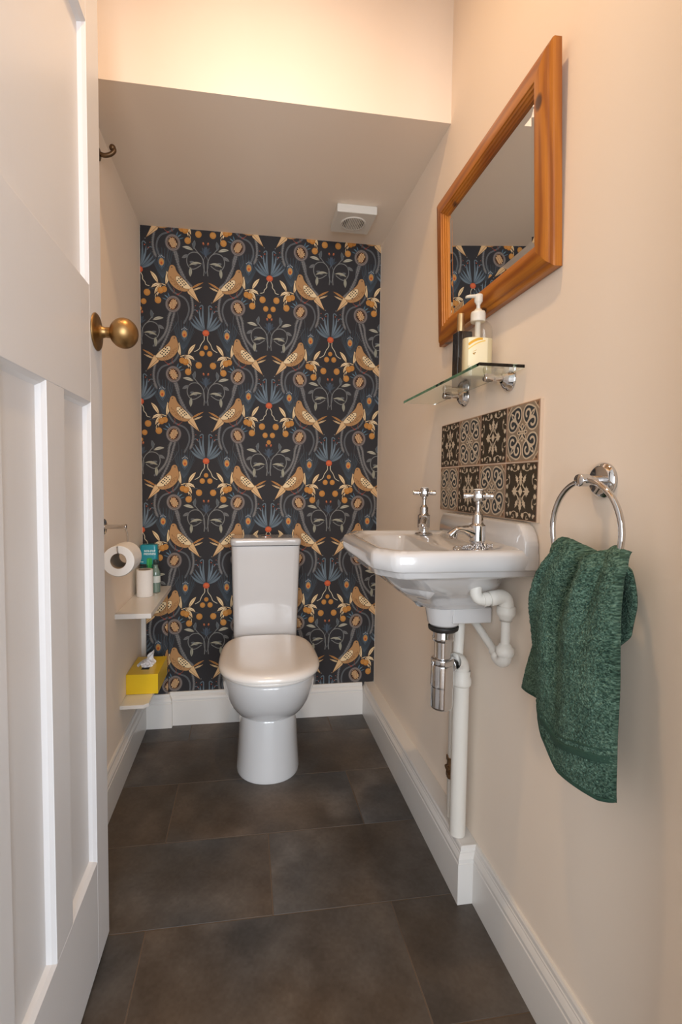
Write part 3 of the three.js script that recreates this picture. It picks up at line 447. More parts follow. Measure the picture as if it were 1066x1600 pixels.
// ---------------------------------------------------------------- patterned tile splashback
function tileArt(kind) {
  return canvasTex(320, 320, (c, W) => {
    const pale = '#d2c1a8', tan = '#a3876c', dk = kind ? '#3a3226' : '#353c40', q = W / 2, dot2 = (x, y, r) => { c.beginPath(); c.ellipse(x, y, r, r, 0, 0, 7); c.fillStyle = '#4a3526'; c.fill(); };
    c.fillStyle = kind ? dk : '#94836f'; c.fillRect(0, 0, W, W);
    const each = (f) => { for (const sx of [1, -1]) for (const sy of [1, -1]) { c.save(); c.translate(q, q); c.scale(sx, sy); f(); c.restore(); } };
    const st = (pts, col, w) => { c.beginPath(); c.moveTo(...pts[0]); for (let i = 1; i < pts.length; i += 2) c.quadraticCurveTo(pts[i][0], pts[i][1], pts[i + 1][0], pts[i + 1][1]); c.strokeStyle = col; c.lineWidth = w; c.lineCap = 'round'; c.stroke(); };
    const blob = (pts, col) => { c.beginPath(); c.moveTo(...pts[0]); for (let i = 1; i < pts.length; i += 2) c.quadraticCurveTo(pts[i][0], pts[i][1], pts[(i + 1) % pts.length][0], pts[(i + 1) % pts.length][1]); c.closePath(); c.fillStyle = col; c.fill(); };
    if (!kind) { // big scrolls in four lobed fields
      c.fillStyle = '#9c7a5c'; each(() => { c.beginPath(); c.moveTo(160, 160); c.lineTo(104, 160); c.lineTo(160, 104); c.fill(); });
      each(() => { c.strokeStyle = pale; c.lineWidth = 7; c.beginPath(); c.moveTo(112, 158); c.lineTo(158, 112); c.stroke(); c.beginPath(); c.ellipse(143, 143, 6, 10, -0.8, 0, 7); c.fillStyle = '#5d4633'; c.fill(); });
      each(() => { // lobed dark field with a pale rim
        c.beginPath(); c.moveTo(48, 48); c.bezierCurveTo(18, 52, 6, 84, 9, 108); c.bezierCurveTo(12, 140, 40, 150, 62, 146); c.bezierCurveTo(88, 141, 112, 128, 122, 122); c.bezierCurveTo(128, 112, 141, 88, 146, 62); c.bezierCurveTo(150, 40, 140, 12, 108, 9); c.bezierCurveTo(84, 6, 52, 18, 48, 48); c.closePath(); c.fillStyle = dk; c.fill(); c.strokeStyle = pale; c.lineWidth = 9; c.stroke();
        for (const f of [0, 1]) { const m = (x, y) => (f ? [y, x] : [x, y]); c.beginPath(); c.moveTo(...m(52, 52)); c.bezierCurveTo(...m(78, 74), ...m(86, 118), ...m(58, 122)); c.bezierCurveTo(...m(30, 122), ...m(26, 92), ...m(42, 84)); c.strokeStyle = pale; c.lineWidth = 13; c.lineCap = 'round'; c.stroke(); }
        c.beginPath(); c.moveTo(58, 58); c.lineTo(84, 84); c.strokeStyle = pale; c.lineWidth = 14; c.stroke();
        c.beginPath(); c.moveTo(76, 76); c.bezierCurveTo(74, 104, 96, 116, 119, 119); c.bezierCurveTo(116, 96, 104, 74, 76, 76); c.fillStyle = pale; c.fill(); c.beginPath(); c.ellipse(96, 96, 5, 12, -0.785, 0, 7); c.fillStyle = dk; c.fill();
      });
      each(() => { c.beginPath(); c.moveTo(3, 3); c.quadraticCurveTo(4, 30, 40, 44); c.quadraticCurveTo(32, 8, 3, 3); c.fillStyle = dk; c.fill(); c.strokeStyle = pale; c.lineWidth = 6; c.stroke(); });
      for (const [x, y, a] of [[0, 34, 0], [0, -34, 0], [34, 0, 1], [-34, 0, 1]]) { c.beginPath(); c.ellipse(q + x, q + y, a ? 17 : 11, a ? 11 : 17, 0, 0, 7); c.fillStyle = pale; c.fill(); c.beginPath(); c.ellipse(q + x, q + y, a ? 9 : 5, a ? 5 : 9, 0, 0, 7); c.fillStyle = dk; c.fill(); }
      c.strokeStyle = '#a8805e'; c.lineWidth = 5; c.strokeRect(1, 1, W - 2, W - 2);
    } else { // leafy star damask
      const lf = (x, y, a, sx, sy = sx) => { c.save(); c.translate(x, y); c.rotate(a); c.scale(sx, sy); c.fillStyle = pale; c.beginPath(); c.moveTo(0, 0); c.lineTo(8, -8); c.lineTo(6, -20); c.lineTo(16, -14); c.lineTo(22, -26); c.lineTo(30, -14); c.lineTo(40, -16); c.lineTo(40, -7); c.lineTo(56, 0); c.lineTo(40, 7); c.lineTo(40, 16); c.lineTo(30, 14); c.lineTo(22, 26); c.lineTo(16, 14); c.lineTo(6, 20); c.lineTo(8, 8); c.closePath(); c.fill(); c.restore(); };
      for (const k of [-1, 1]) { lf(q, q + k * 52, k * Math.PI / 2, 1.25, 0.78); st([[q, q + k * 60], [q, q + k * 44], [q, q + k * 36]], pale, 8); lf(q + k * 40, q, k > 0 ? 0 : Math.PI, 0.92, 1.25); st([[q + k * 44, q], [q + k * 34, q], [q + k * 30, q]], pale, 8); }
      each(() => { lf(24, 48, 1.0, 1.05, 0.62); st([[8, 62], [8, 44], [30, 26], [44, 16], [48, 6]], pale, 7); st([[26, 52], [24, 40], [30, 26]], pale, 6); });
      c.fillStyle = pale; c.beginPath(); c.moveTo(q, q - 30); c.lineTo(q + 22, q); c.lineTo(q, q + 30); c.lineTo(q - 22, q); c.fill();
      each(() => { // border of ivy leaves, arcs and corner sprays
        lf(24, 118, 1.35, 0.66, 0.7); lf(128, 22, 0.3, 0.62, 0.7); lf(98, 116, 1.5, 0.5, 0.6); lf(112, 84, -0.2, 0.42, 0.5); lf(124, 124, 0.785, 0.72, 0.6);
        st([[38, 122], [66, 104], [92, 128]], pale, 5); st([[68, 134], [60, 146], [66, 156], [74, 146], [84, 152]], pale, 5); st([[122, 40], [106, 66], [126, 96]], pale, 5); st([[138, 66], [150, 70], [154, 60]], pale, 5); dot2(136, 104, 8); dot2(146, 146, 12);
      });
      c.strokeStyle = '#6b4f3a'; c.lineWidth = 5; c.strokeRect(1, 1, W - 2, W - 2);
    }
    for (let k = 0; k < 500; k++) { c.fillStyle = rnd() < 0.5 ? 'rgba(120,90,66,0.25)' : 'rgba(50,42,36,0.25)'; c.fillRect(rnd() * W, rnd() * W, 1 + rnd() * 3, 1 + rnd() * 3); }
  });
}
{
  const s = thing('tile_splashback', 'two rows of patterned brown and slate tiles above the basin', 'tiles', [XR, 0.9545, 0.9745]);
  s.rotation.y = -Math.PI / 2;
  const P = 0.1212, mats = [0, 1].map((k) => phy({ map: tileArt(k), roughness: 0.5, clearcoat: 0.15, clearcoatRoughness: 0.35 })), side = std({ color: lin(0.3, 0.2, 0.15), roughness: 0.8 });
  mesh('grout', box(-2 * P, 2 * P, 0, 2 * P, 0.0002, 0.0065), std({ color: lin(0.72, 0.56, 0.42), roughness: 0.95 }), s);
  for (let j = 0; j < 2; j++) for (let i = 0; i < 4; i++) {
    const kind = (i + j) % 2 ? 1 : 0, g = new THREE.BoxGeometry(P - 0.0034, P - 0.0034, 0.0075).translate((i - 1.5) * P, (j + 0.5) * P, 0.0040);
    const tl = mesh('tile', g, [side, side, side, side, mats[kind], side], s); tl.rotation.z = 0;
  }
}
// ---------------------------------------------------------------- glass shelf and what stands on it
const SHY = 1.2745;
{
  const g = thing('glass_shelf', 'clear green-edged glass shelf on two chrome brackets', 'shelf', [XR, SHY, 0.9125]);
  g.rotation.y = -Math.PI / 2; // local x along the wall, z out from it
  const L = 0.2425, D0 = 0.006, D1 = 0.1045, H = 0.0065;
  mesh('glass', box(-L, L, -H, 0, D0, D1).translate(0, 0, 0), phy({ color: lin(1, 1, 1), roughness: 0.0, transmission: 1, thickness: 0.006, ior: 1.5, attenuationColor: lin(0.12, 0.55, 0.38), attenuationDistance: 0.2 }), g);
  for (const z of [0.865, 1.088]) {
    const b = new THREE.Group(); b.name = 'bracket'; b.position.set(z - 0.9125, -0.0135, 0); g.add(b);
    mesh('rosette', turned([0, -0.004, 0], [0, 0, 1], [[0, 0], [0.0255, 0], [0.026, 0.003], [0.0235, 0.0045], [0.023, 0.007], [0.0205, 0.0085], [0.019, 0.0125], [0.0165, 0.0145], [0.013, 0.017], [0.0085, 0.02]]), M.chrome, b);
    mesh('arm', turned([0, -0.002, 0], [0, 0, 1], [[0.009, 0.016], [0.0062, 0.024], [0.0058, 0.036], [0.0075, 0.039], [0.0085, 0.042], [0.0085, 0.058], [0.007, 0.0605], [0, 0.061]]), M.chrome, b);
    mesh('clamp', rbox(-0.006, 0.006, 0.0035, 0.0068, 0.04, 0.06, 0.0015), M.chrome, b);
  }
}
{
  const s = thing('soap_dispenser', 'clear pump bottle half full of cream liquid soap', 'soap dispenser', [0.517, SHY + 0.0004, 1.032]);
  const hw = 0.0345, hd = 0.019, ov = (y, k, kd = k) => { const o = []; for (let i = 0; i < 40; i++) { const a = i / 40 * 2 * Math.PI, e = 0.72, cx = Math.cos(a), cz = Math.sin(a); o.push(V(Math.sign(cx) * Math.pow(Math.abs(cx), e) * hw * k, y, Math.sign(cz) * Math.pow(Math.abs(cz), e) * hd * kd)); } return o.reverse(); };
  const prof = [[0.001, 0.93], [0.004, 0.98], [0.01, 1], [0.09, 1], [0.1, 0.985], [0.108, 0.94], [0.115, 0.84], [0.12, 0.68], [0.123, 0.5], [0.1245, 0.36]];
  mesh('bottle', loft(prof.map(([y, k]) => ov(y, k, Math.max(k, 0.6))).reverse(), { capB: true }), phy({ color: lin(0.96, 0.95, 0.92), roughness: 0.03, transmission: 1, thickness: 0, ior: 1.45 }), s);
  mesh('liquid', loft([[0.0025, 0.9], [0.006, 0.96], [0.082, 0.965], [0.0825, 0.5]].map(([y, k]) => ov(y, k)).reverse(), { capA: true, capB: true }), phy({ color: lin(0.86, 0.76, 0.5), roughness: 0.35, transmission: 0.15, thickness: 0 }), s);
  const lab = canvasTex(128, 160, (c) => { c.fillStyle = '#f3e6c2'; c.fillRect(0, 0, 128, 160); c.lineWidth = 14; c.strokeStyle = '#e2a92a'; c.beginPath(); c.moveTo(0, 40); c.quadraticCurveTo(40, 8, 92, 4); c.stroke(); c.lineWidth = 6; c.strokeStyle = '#eec75c'; c.beginPath(); c.moveTo(0, 66); c.quadraticCurveTo(50, 26, 110, 16); c.stroke(); c.fillStyle = '#a8823a'; c.beginPath(); c.ellipse(34, 92, 7, 5, 0.4, 0, 7); c.fill(); c.fillStyle = '#8a6a2c'; c.beginPath(); c.ellipse(42, 86, 4, 3, 0.4, 0, 7); c.fill(); c.strokeStyle = '#c9a24e'; c.lineWidth = 2; c.beginPath(); c.moveTo(28, 80); c.lineTo(52, 70); c.stroke(); });
  const lg = new THREE.PlaneGeometry(0.044, 0.062, 10, 1); { const p = lg.attributes.position; for (let i = 0; i < p.count; i++) { const x = p.getX(i); p.setZ(i, hd * 1.012 * Math.pow(Math.max(0, 1 - Math.pow(Math.abs(x - 0.006) / hw, 2.78)), 0.36)); } lg.computeVertexNormals(); }
  mesh('label', lg.translate(-0.006, 0.05, 0), std({ map: lab, roughness: 0.6 }), s);
  const P = phy({ color: lin(0.86, 0.82, 0.72), roughness: 0.35, transmission: 0.15, thickness: 0 });
  mesh('collar', lathe([[0, 0.12], [0.0155, 0.12], [0.0163, 0.122], [0.0163, 0.139], [0.015, 0.143], [0.009, 0.145], [0.0075, 0.149], [0, 0.149]]), P, s);
  const pump = new THREE.Group(); pump.name = 'pump'; s.add(pump);
  mesh('stem', lathe([[0, 0.147], [0.005, 0.147], [0.0042, 0.158], [0.0068, 0.163], [0.0092, 0.166], [0.0096, 0.18], [0.0075, 0.182], [0, 0.182]]), P, pump);
  mesh('nozzle', loft([[0.004, 0.1775, 0.0045, 0.006], [-0.01, 0.1775, 0.0042, 0.0055], [-0.022, 0.1765, 0.0034, 0.0045], [-0.03, 0.1745, 0.0028, 0.0035]].map(([x, y, h, w]) => { const o = []; for (let i = 0; i < 14; i++) { const a = i / 14 * 6.2832; o.push(V(x, y + h * Math.sin(a), w * Math.cos(a))); } return o; }), { capA: true, capB: true }), P, pump);
  mesh('dip_tube', cyl([0, 0.02, 0], [0, 0.125, 0], 0.0062), P, pump);
  const c = thing('perfume_bottle', 'dark square bottle with a tall gold cap behind the soap', 'bottle', [0.527, SHY + 0.0004, 0.93]);
  mesh('body', rbox(-0.019, 0.019, 0, 0.128, -0.016, 0.016, 0.003), phy({ color: lin(0.022, 0.018, 0.016), roughness: 0.18, clearcoat: 0.6 }), c);
  mesh('cap', lathe([[0, 0.128], [0.0088, 0.128], [0.0092, 0.129], [0.0092, 0.171], [0.0085, 0.173], [0, 0.1732]]).translate(-0.005, 0, 0), std({ color: lin(0.68, 0.5, 0.27), metalness: 0.9, roughness: 0.33 }), c);
}
// ---------------------------------------------------------------- pine mirror, leaning out at the top
{
  const Wm = 0.536, Hm = 0.398, F = 0.062;
  const m = thing('wall_mirror', 'wall mirror in a honey pine frame above the glass shelf', 'mirror', [XR - 0.0015, 1.426, 0.992]);
  m.rotation.set(0.037, -Math.PI / 2, 0.006, 'YXZ');
  // profile across the frame: t from outer edge (0) to inner (1 = F), height z
  const prof = [[0, 0], [0, 0.014], [0.0015, 0.017], [0.008, 0.0195], [0.0105, 0.0225], [0.014, 0.0245], [0.040, 0.0265], [0.045, 0.026], [0.046, 0.0235], [0.051, 0.0225], [0.052, 0.0195], [0.057, 0.0185], [0.059, 0.016], [0.062, 0.015], [0.062, 0.006], [0.052, 0.004], [0.05, 0.0]];
  const side = (len, other, rot, tx, ty, ov) => {
    const r = [0, 1].map((e) => prof.map(([t, z]) => V(e ? len / 2 - t : -len / 2 + t, t, z)));
    const geo = toCreasedNormals(loft(r, { capA: true, capB: true, closed: true }), 0.45), p = geo.attributes.position, uv = new Float32Array(p.count * 2); for (let i = 0; i < p.count; i++) { uv[2 * i] = p.getX(i) * 1.5 + ov; uv[2 * i + 1] = (p.getY(i) + p.getZ(i)) * 3.4 + ov * 1.7; } geo.setAttribute('uv', new THREE.BufferAttribute(uv, 2));
    const o = mesh('frame_rail', geo, M.pine, m); o.rotation.z = rot; o.position.set(tx, ty, 0); return o;
  };
  side(Wm, 0, 0, 0, 0, 0.12); side(Wm, 0, Math.PI, 0, Hm, 0.55); side(Hm, 0, Math.PI / 2, Wm / 2, Hm / 2, 0.31); side(Hm, 0, -Math.PI / 2, -Wm / 2, Hm / 2, 0.83);
  const hx = Wm / 2 - 0.055, y0 = 0.055, y1 = Hm - 0.055, bv = 0.026, R = (o, z) => [V(-hx + o, y0 + o, z), V(hx - o, y0 + o, z), V(hx - o, y1 - o, z), V(-hx + o, y1 - o, z)];
  mesh('mirror_glass', loft([R(bv, 0.0092), R(bv, 0.009)].reverse(), { capB: true, crease: 0.1 }), M.mirror, m);
  mesh('glass_bevel', loft([R(0, 0.0114), R(bv, 0.0092)], { crease: 0.02 }), M.mirror, m);
  mesh('backing', box(-Wm / 2 + 0.012, Wm / 2 - 0.012, 0.012, Hm - 0.012, 0.0005, 0.004), M.card, m);
}
// ---------------------------------------------------------------- towel ring and towel
const RING = { x: 0.527, y: 0.957, z: 1.3985, r: 0.0795 };
{
  const t = thing('towel_ring', 'chrome towel ring on a round wall plate holding the green towel', 'towel ring', [XR, 1.037, 1.388]);
  t.rotation.y = -Math.PI / 2;
  mesh('wall_plate', turned([0, 0, 0], [0, 0, 1], [[0, 0], [0.0285, 0], [0.029, 0.003], [0.0285, 0.006], [0.0235, 0.0105], [0.0215, 0.0115], [0, 0.012]], 48), M.chrome, t);
  mesh('post', turned([0.004, 0, 0], [0.05, 0, 1], [[0.0085, 0.01], [0.0078, 0.02], [0.0082, 0.032], [0.0098, 0.035], [0.0102, 0.048], [0.009, 0.052], [0, 0.0525]], 32), M.chrome, t);
  const rg = new THREE.TorusGeometry(RING.r, 0.0047, 18, 96); rg.translate(RING.z - 1.388, RING.y - 1.037, XR - RING.x); mesh('ring', rg, M.chrome, t);
}
{
  const tw = thing('hand_towel', 'dark green terry hand towel hanging through the chrome ring', 'towel', [0.51, 0.56, 1.4]);
  const terry = dataTex(512, 512, (u, v) => { const a = noise(u * 150, v * 150, 150), b = noise(u * 70 + 3, v * 70, 70), c = fbm(u, v, 6, 3), k = 1.1 * (a - 0.5) + 0.4 * (b - 0.5) + 0.4 * (c - 0.5) + 0.5; return [33 + 74 * k, 60 + 78 * k, 49 + 72 * k]; });
  const terryB = dataTex(512, 512, (u, v) => g3(255 * (0.6 * noise(u * 170, v * 170, 170) + 0.4 * noise(u * 80, v * 80 + 5, 80))), false);
  const mt = phy({ map: terry, bumpMap: terryB, bumpScale: 0.0035, roughness: 1, sheen: 0.4, sheenRoughness: 0.7, sheenColor: lin(0.12, 0.24, 0.17) });
  const flat = phy({ color: lin(0.02, 0.062, 0.042), roughness: 0.85, bumpMap: terryB, bumpScale: 0.0006 });
  const I = (tab, s) => { let i = 0; while (i < tab.length - 2 && s > tab[i + 1][0]) i++; const [a, b] = [tab[i], tab[i + 1]], q = Math.min(1, Math.max(0, (s - a[0]) / (b[0] - a[0]))), w = q * q * (3 - 2 * q) * 0.5 + q * 0.5; return a[1] + (b[1] - a[1]) * w; };
  // sheet: for row v (0 top .. 1 hem) and column u, z between the side curves, y between top and hem curves
  function sheet(NU, NV, fn, thick, noiseAmp) {
    const P = (u, v) => fn(u, v), front = [], back = [], e = 0.004;
    for (let j = 0; j <= NV; j++) for (let i = 0; i <= NU; i++) {
      const u = i / NU, v = j / NV, p = P(u, v), a = P(Math.min(1, u + e), v).sub(P(Math.max(0, u - e), v)), b = P(u, Math.min(1, v + e)).sub(P(u, Math.max(0, v - e))), n = b.cross(a).normalize(); if (n.x > 0) n.negate();
      const rim = Math.min(1, Math.min(u, 1 - u) / 0.05, Math.min(v, 1 - v) / 0.03), th = thick * Math.sqrt(Math.max(0.0, 1 - (1 - rim) * (1 - rim))) + 0.0004;
      const nn = noiseAmp * (noise(u * 64 + 0.3, v * 120, 4096) + 0.6 * noise(u * 150, v * 290, 4096) - 0.8);
      front.push(p.clone().addScaledVector(n, th / 2 + nn)); back.push(p.clone().addScaledVector(n, -th / 2));
    }
    const pos = [], uv = [], idx = [], W = NU + 1; for (const arr of [front, back]) arr.forEach((p, k) => { pos.push(p.x - 0.51, p.y - 0.56, p.z - 1.4); uv.push(p.z * 5.2, p.y * 5.2); });
    const O = front.length; for (let j = 0; j < NV; j++) for (let i = 0; i < NU; i++) { const a = j * W + i; idx.push(a, a + 1, a + W, a + 1, a + W + 1, a + W, O + a, O + a + W, O + a + 1, O + a + 1, O + a + W, O + a + W + 1); }
    const edge = (a, b) => idx.push(a, O + a, b, b, O + a, O + b); for (let i = 0; i < NU; i++) { edge(i + 1, i); edge(NV * W + i, NV * W + i + 1); } for (let j = 0; j < NV; j++) { edge(j * W, (j + 1) * W); edge((j + 1) * W + NU, j * W + NU); }
    const g = new THREE.BufferGeometry(); g.setAttribute('position', new THREE.Float32BufferAttribute(pos, 3)); g.setAttribute('uv', new THREE.Float32BufferAttribute(uv, 2)); g.setIndex(idx); g.computeVertexNormals(); return g;
  }
  const XF = 0.498;
  const left = [[0, 1.345], [0.06, 1.355], [0.215, 1.329], [0.31, 1.318], [0.39, 1.3155], [0.5, 1.32], [0.7, 1.329], [1, 1.334]];
  const right = [[0, 1.484], [0.07, 1.497], [0.18, 1.503], [0.34, 1.5075], [0.58, 1.5135], [0.83, 1.515], [1, 1.513]];
  const top = [[0, 0.928], [0.11, 0.943], [0.26, 0.9415], [0.46, 0.9256], [0.59, 0.921], [0.78, 0.934], [0.89, 0.943], [1, 0.936]];
  const hem = [[0, 0.632], [0.19, 0.607], [0.49, 0.5815], [0.88, 0.585], [1, 0.5925]];
  const front = (u, v) => {
    const z = I(left, v) + (I(right, v) - I(left, v)) * u, y = I(top, u) + (I(hem, u) - I(top, u)) * v, f = Math.pow(Math.max(0, 1 - v), 1.3);
    let x = XF - 0.002 - 0.010 * Math.sin(v * 2.6) + 0.028 * Math.pow(1 - v, 12);
    x += f * (-0.013 * Math.sin(u * 9.4 + 0.8 + v * 1.2) - 0.008 * Math.sin(u * 19 + 2 + v * 2.5)) - 0.003 * Math.sin(u * 13 + v * 7) * (1 - v) - 0.004 * Math.sin(u * 5 + v * 4 + 1) * v;
    x += 0.013 * Math.pow(Math.abs(u - 0.48) * 2, 3.2);
    return V(x, y, z);
  };
  mesh('front_fold', sheet(150, 300, front, 0.012, 0.0016), mt, tw);
  const sub = (v0, v1, off) => (u, v) => { const uu = 0.012 + u * 0.976, p = front(uu, v0 + (v1 - v0) * v + 0.065 - 0.125 * uu - 0.05 * Math.sin(uu * 3.1) * 0.5); p.x -= off; return p; };
  const band = mesh('woven_band', sheet(90, 8, sub(0.868, 0.905, 0.0056), 0.004, 0.0), flat, tw); band.userData.label = 'flat woven band near the hem';
  mesh('woven_band', sheet(90, 4, sub(0.842, 0.852, 0.0056), 0.0035, 0), flat, tw);
  mesh('hem', sheet(90, 6, (u, v) => { const p = front(u, 0.984 + 0.022 * v); return p; }, 0.0125, 0), flat, tw);
  const bl = [[0, 1.32], [0.14, 1.284], [0.48, 1.254], [1, 1.2115]], br = [[0, 1.474], [0.06, 1.502], [0.2, 1.503], [0.36, 1.492], [0.46, 1.465], [0.7, 1.42], [1, 1.4]], bt = [[0, 0.928], [0.3, 0.92], [0.6, 0.91], [0.85, 0.925], [1, 0.93]], bh = [[0, 0.6257], [0.25, 0.628], [1, 0.62]];
  const backF = (u, v) => { const z = I(bl, v) + (I(br, v) - I(bl, v)) * u, y = I(bt, u) + (I(bh, u) - I(bt, u)) * v; return V(0.546 + 0.004 * Math.sin(u * 11 + v * 3) - 0.022 * Math.pow(1 - v, 10) - 0.006 * (u > 0.8 ? (u - 0.8) * 5 : 0), y, z); };
  mesh('back_fold', sheet(90, 160, backF, 0.009, 0.0013), mt, tw);
  mesh('back_hem', sheet(60, 5, (u, v) => backF(u, 0.975 + 0.03 * v), 0.0095, 0), flat, tw);
}
// ---------------------------------------------------------------- left wall: shelves and what is on them
const SH1 = 0.592, SH2 = 0.262;
{
  const a = mesh('wall_shelf', rbox(XL, -0.3105, SH1 - 0.017, SH1, 0.0003, 0.438, 0.0015, 2), M.gloss); tag(a, 'upper white painted corner shelf holding the canister', 'shelf', 'white corner shelves');
  const sh = new THREE.Shape([[XL, 0.021], [XL, 0.387], [-0.348, 0.387], [-0.3325, 0.373], [-0.3325, 0.021]].map(([x, z]) => new THREE.Vector2(x, -z)));
  const g2 = new THREE.ExtrudeGeometry(sh, { depth: 0.011, bevelEnabled: true, bevelThickness: 0.001, bevelSize: 0.001, bevelOffset: -0.001, bevelSegments: 2 }).rotateX(-Math.PI / 2).translate(0, SH2 - 0.012, 0);
  tag(mesh('wall_shelf', boxUV(g2), M.gloss), 'lower white shelf with a clipped corner under the tissue box', 'shelf', 'white corner shelves');
  // tissue box
  const t = thing('tissue_box', 'yellow cardboard tissue box on the lower shelf', 'tissue box', [-0.368, SH2 + 0.0005, 0.208]);
  t.rotation.y = -0.02;
  const yel = phy({ color: lin(0.80, 0.53, 0.008), roughness: 0.38, clearcoat: 0.3, clearcoatRoughness: 0.3 });
  mesh('carton', rbox(-0.0555, 0.0555, 0, 0.0725, -0.092, 0.092, 0.0015, 2), yel, t);
  mesh('opening', rbox(-0.014, 0.014, 0.0722, 0.0731, -0.045, 0.045, 0.0004), M.dark, t);
  const fold = new THREE.PlaneGeometry(1, 1, 24, 24); { const p = fold.attributes.position; for (let i = 0; i < p.count; i++) { const u = p.getX(i) * 2, v = p.getY(i) + 0.5, w = 0.03 * (1 - v * 0.85) * (1 + 0.25 * Math.sin(v * 9)); p.setXYZ(i, u * w + 0.022 * v * v - 0.002 + 0.004 * Math.sin(v * 8 + u * 4), 0.072 + v * (0.058 - 0.018 * u * u) , 0.016 * Math.sin(u * 4.2 + v * 3) * (1 - v * 0.4) + 0.006 * Math.sin(u * 11)); } fold.computeVertexNormals(); }
  mesh('tissue', fold, std({ color: lin(0.82, 0.8, 0.8), roughness: 1, side: THREE.DoubleSide }), t);
  const crum = new THREE.IcosahedronGeometry(0.019, 3); { const p = crum.attributes.position; for (let i = 0; i < p.count; i++) { const k = 0.7 + 0.6 * noise(p.getX(i) * 240 + 9, p.getY(i) * 260 + p.getZ(i) * 230, 4096); p.setXYZ(i, p.getX(i) * k * 1.1, p.getY(i) * k * 0.75 + 0.08, p.getZ(i) * k + 0.01); } crum.computeVertexNormals(); }
  mesh('tissue_crumple', crum, std({ color: lin(0.8, 0.78, 0.8), roughness: 1 }), t);
  // narrow paper roll standing upright
  const r = thing('paper_tube', 'narrow white paper roll standing upright on the upper shelf', 'paper roll', [-0.3815, SH1 + 0.0003, 0.178]);
  mesh('paper', lathe([[0.0225, 0], [0.0295, 0], [0.030, 0.001], [0.030, 0.1], [0.0292, 0.1012], [0.0225, 0.1012]], 48), M.paper, r);
  mesh('core', lathe([[0.0225, 0.1008], [0.0225, 0.0], [0.0215, 0.0], [0.0215, 0.1008], [0.0225, 0.1008]], 48), M.card, r);
  // teal air freshener pack
  const cn = thing('air_freshener', 'teal air freshener canister with white lettering beside the wallpaper', 'canister', [-0.3835, SH1 + 0.0003, 0.075]);
  const art = canvasTex(256, 512, (c, W, H) => {
    c.fillStyle = '#0d8fa0'; c.fillRect(0, 0, W, H); c.fillStyle = '#1c2b30'; c.fillRect(0, 218, W, H); c.fillStyle = '#f2fbfa'; c.font = 'bold 31px sans-serif'; c.textAlign = 'center'; c.fillText('NON-STOP', 148, 88); c.fillText('FRESHNESS', 148, 120);
    c.fillStyle = '#2aa04c'; c.beginPath(); c.roundRect(104, 152, 78, 112, 22); c.fill(); c.fillStyle = '#54c06a'; c.fillRect(120, 164, 12, 86); c.fillStyle = '#0b5f52'; for (let k = 0; k < 9; k++) { c.beginPath(); c.ellipse(30 + k * 26, 250 + (k % 3) * 34, 26, 9, k * 0.7, 0, 7); c.fill(); }
    c.fillStyle = '#d9ece8'; c.fillRect(0, 190, 60, 8); c.fillStyle = '#3f5a55'; c.fillRect(0, 340, W, 172); c.fillStyle = '#c9d6cf'; c.fillRect(120, 380, 110, 50);
  });
  { const ring = (y, k) => roundedPoly([[-0.034 * k, -0.022 * k, 0.014], [-0.034 * k, 0.022 * k, 0.014], [0.034 * k, 0.022 * k, 0.014], [0.034 * k, -0.022 * k, 0.014]], 6, 3).map(([x, z]) => V(x, y, z));
    const g = loft([[0, 0.95], [0.003, 1], [0.165, 1], [0.176, 0.985], [0.182, 0.94], [0.184, 0.86]].map(([y, k]) => ring(y, k)), { capA: true, capB: true }), p = g.attributes.position, uv = g.attributes.uv; for (let i = 0; i < p.count; i++) uv.setXY(i, p.getX(i) / 0.07 + 0.5, p.getY(i) / 0.188);
    mesh('pack', g, phy({ map: art, roughness: 0.35, clearcoat: 0.4 }), cn); }
  // green glass bottle
  const bt = thing('green_bottle', 'small grey-green glass bottle with white label behind the paper roll', 'bottle', [-0.352, SH1 + 0.0003, 0.118]);
  mesh('glass', lathe([[0, 0.001], [0.0165, 0.001], [0.0175, 0.003], [0.0175, 0.07], [0.0165, 0.082], [0.011, 0.094], [0.0085, 0.1], [0.0085, 0.112], [0, 0.112]], 36), phy({ color: lin(0.16, 0.24, 0.2), roughness: 0.12, clearcoat: 1 }), bt);
  mesh('label', lathe([[0.0178, 0.04], [0.0178, 0.066]], 36), std({ color: lin(0.62, 0.66, 0.62), roughness: 0.7, side: THREE.DoubleSide }), bt);
  mesh('cap', lathe([[0, 0.11], [0.0095, 0.11], [0.0095, 0.126], [0.008, 0.128], [0, 0.128]], 28), phy({ color: lin(0.03, 0.05, 0.045), roughness: 0.3 }), bt);
}
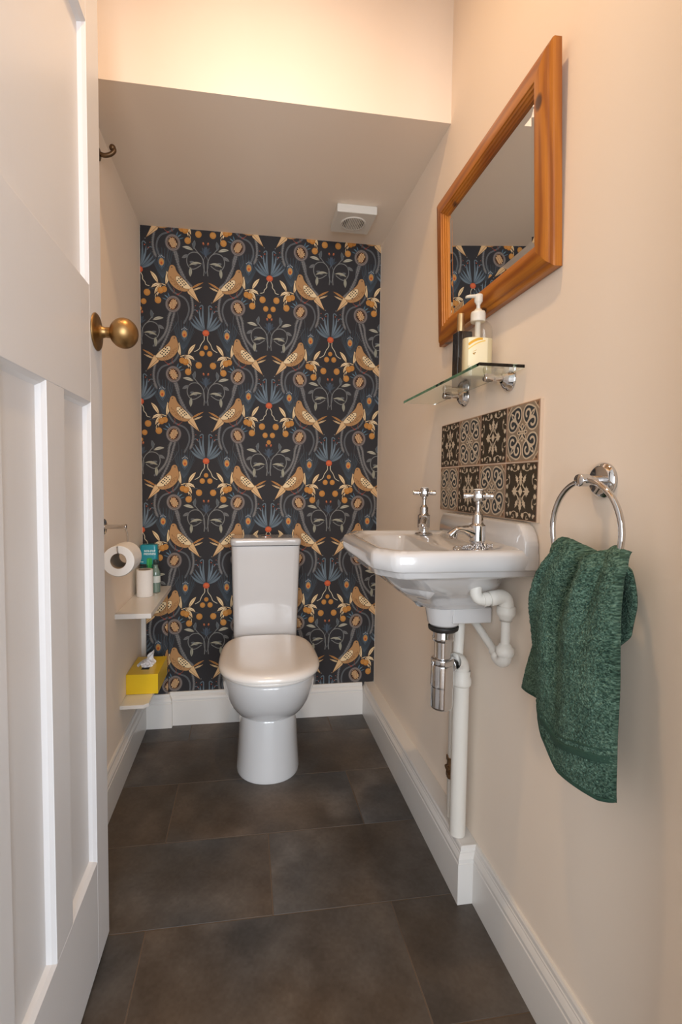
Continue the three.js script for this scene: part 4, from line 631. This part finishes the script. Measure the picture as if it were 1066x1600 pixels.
{ // toilet roll on its wire holder
  const hz = 0.548, hy = 0.889;
  const h = thing('roll_holder', 'chrome toilet roll holder on the left wall', 'roll holder', [XL, hy, hz]);
  mesh('wall_plate', turned([0, 0, 0], [1, 0, 0], [[0, 0], [0.024, 0], [0.024, 0.003], [0.02, 0.005], [0, 0.0055]]), M.chrome, h);
  mesh('arm', turned([0, 0, 0], [1, 0, 0], [[0.0075, 0.004], [0.0065, 0.012], [0.0065, 0.056], [0.0082, 0.057], [0.0082, 0.064], [0.0065, 0.066], [0, 0.066]]), M.chrome, h);
  mesh('wire', tube([[0.059, 0.004, 0], [0.0615, -0.004, -0.006], [0.0615, -0.03, -0.028], [0.0605, -0.062, -0.032], [0.06, -0.07, -0.026], [0.06, -0.0705, 0.0], [0.06, -0.0705, 0.07], [0.06, -0.066, 0.083], [0.06, -0.05, 0.086]], 0.0024, 80, 10), M.chrome, h);
  const r = thing('toilet_roll', 'white toilet roll hanging from the chrome holder', 'toilet roll', [-0.3655, 0.7965, 0.575]);
  const rp = [[0.0225, -0.05], [0.0435, -0.05], [0.0445, -0.049], [0.0445, 0.049], [0.0435, 0.05], [0.0225, 0.05]];
  mesh('paper', turned([0, 0, 0], [0, 0, 1], rp, 56), M.paper, r);
  mesh('core', turned([0, 0, 0], [0, 0, 1], [[0.0225, 0.0495], [0.0225, -0.0495], [0.0215, -0.0495], [0.0215, 0.0495], [0.0225, 0.0495]], 48), M.card, r);
  mesh('loose_sheet', new THREE.CylinderGeometry(0.0452, 0.0452, 0.1, 24, 1, true, -0.4, 1.6).rotateX(Math.PI / 2), std({ color: lin(0.84, 0.82, 0.79), roughness: 0.95, side: THREE.DoubleSide }), r);
}
{ // coat hook, mostly behind the door
  const k = thing('coat_hook', 'dark bronze coat hook on the left wall above the door knob', 'hook', [XL, 1.966, 0.555]);
  mesh('plate', turned([0, 0, 0], [1, 0, 0], [[0, 0], [0.018, 0], [0.018, 0.003], [0.012, 0.006], [0, 0.007]]), M.bronze, k);
  mesh('arm', tube([[0.004, 0, 0], [0.018, -0.003, 0], [0.034, 0.002, 0], [0.044, 0.012, 0], [0.043, 0.02, 0]], 0.0062, 30, 12), M.bronze, k);
  mesh('tip', new THREE.SphereGeometry(0.0092, 20, 14).translate(0.0395, 0.0205, 0), M.bronze, k);
}
{ // extractor fan on the soffit
  const f = thing('extractor_fan', 'square white extractor fan with a round slatted grille on the soffit', 'extractor fan', [0.398, SOF, 0.212]);
  mesh('housing', rbox(-0.075, 0.075, -0.030, 0, -0.075, 0.075, 0.004), M.plastic, f);
  mesh('recess', lathe([[0, -0.0305], [0.043, -0.0305], [0.043, -0.0295]], 48), M.dark, f);
  mesh('grille_rim', lathe([[0.043, -0.0295], [0.043, -0.033], [0.0465, -0.0335], [0.049, -0.0295]], 48), M.plastic, f);
  for (let i = -6; i <= 6; i++) { const x = i * 0.0066, l = Math.sqrt(Math.max(0, 0.0435 * 0.0435 - x * x)); mesh('slat', box(x - (Math.abs(i) < 4 ? 0.0023 : 0.0015), x + (Math.abs(i) < 4 ? 0.0023 : 0.0015), -0.0335, -0.0305, -l, l), M.plastic, f); }
}
renderer.render(scene, camera);
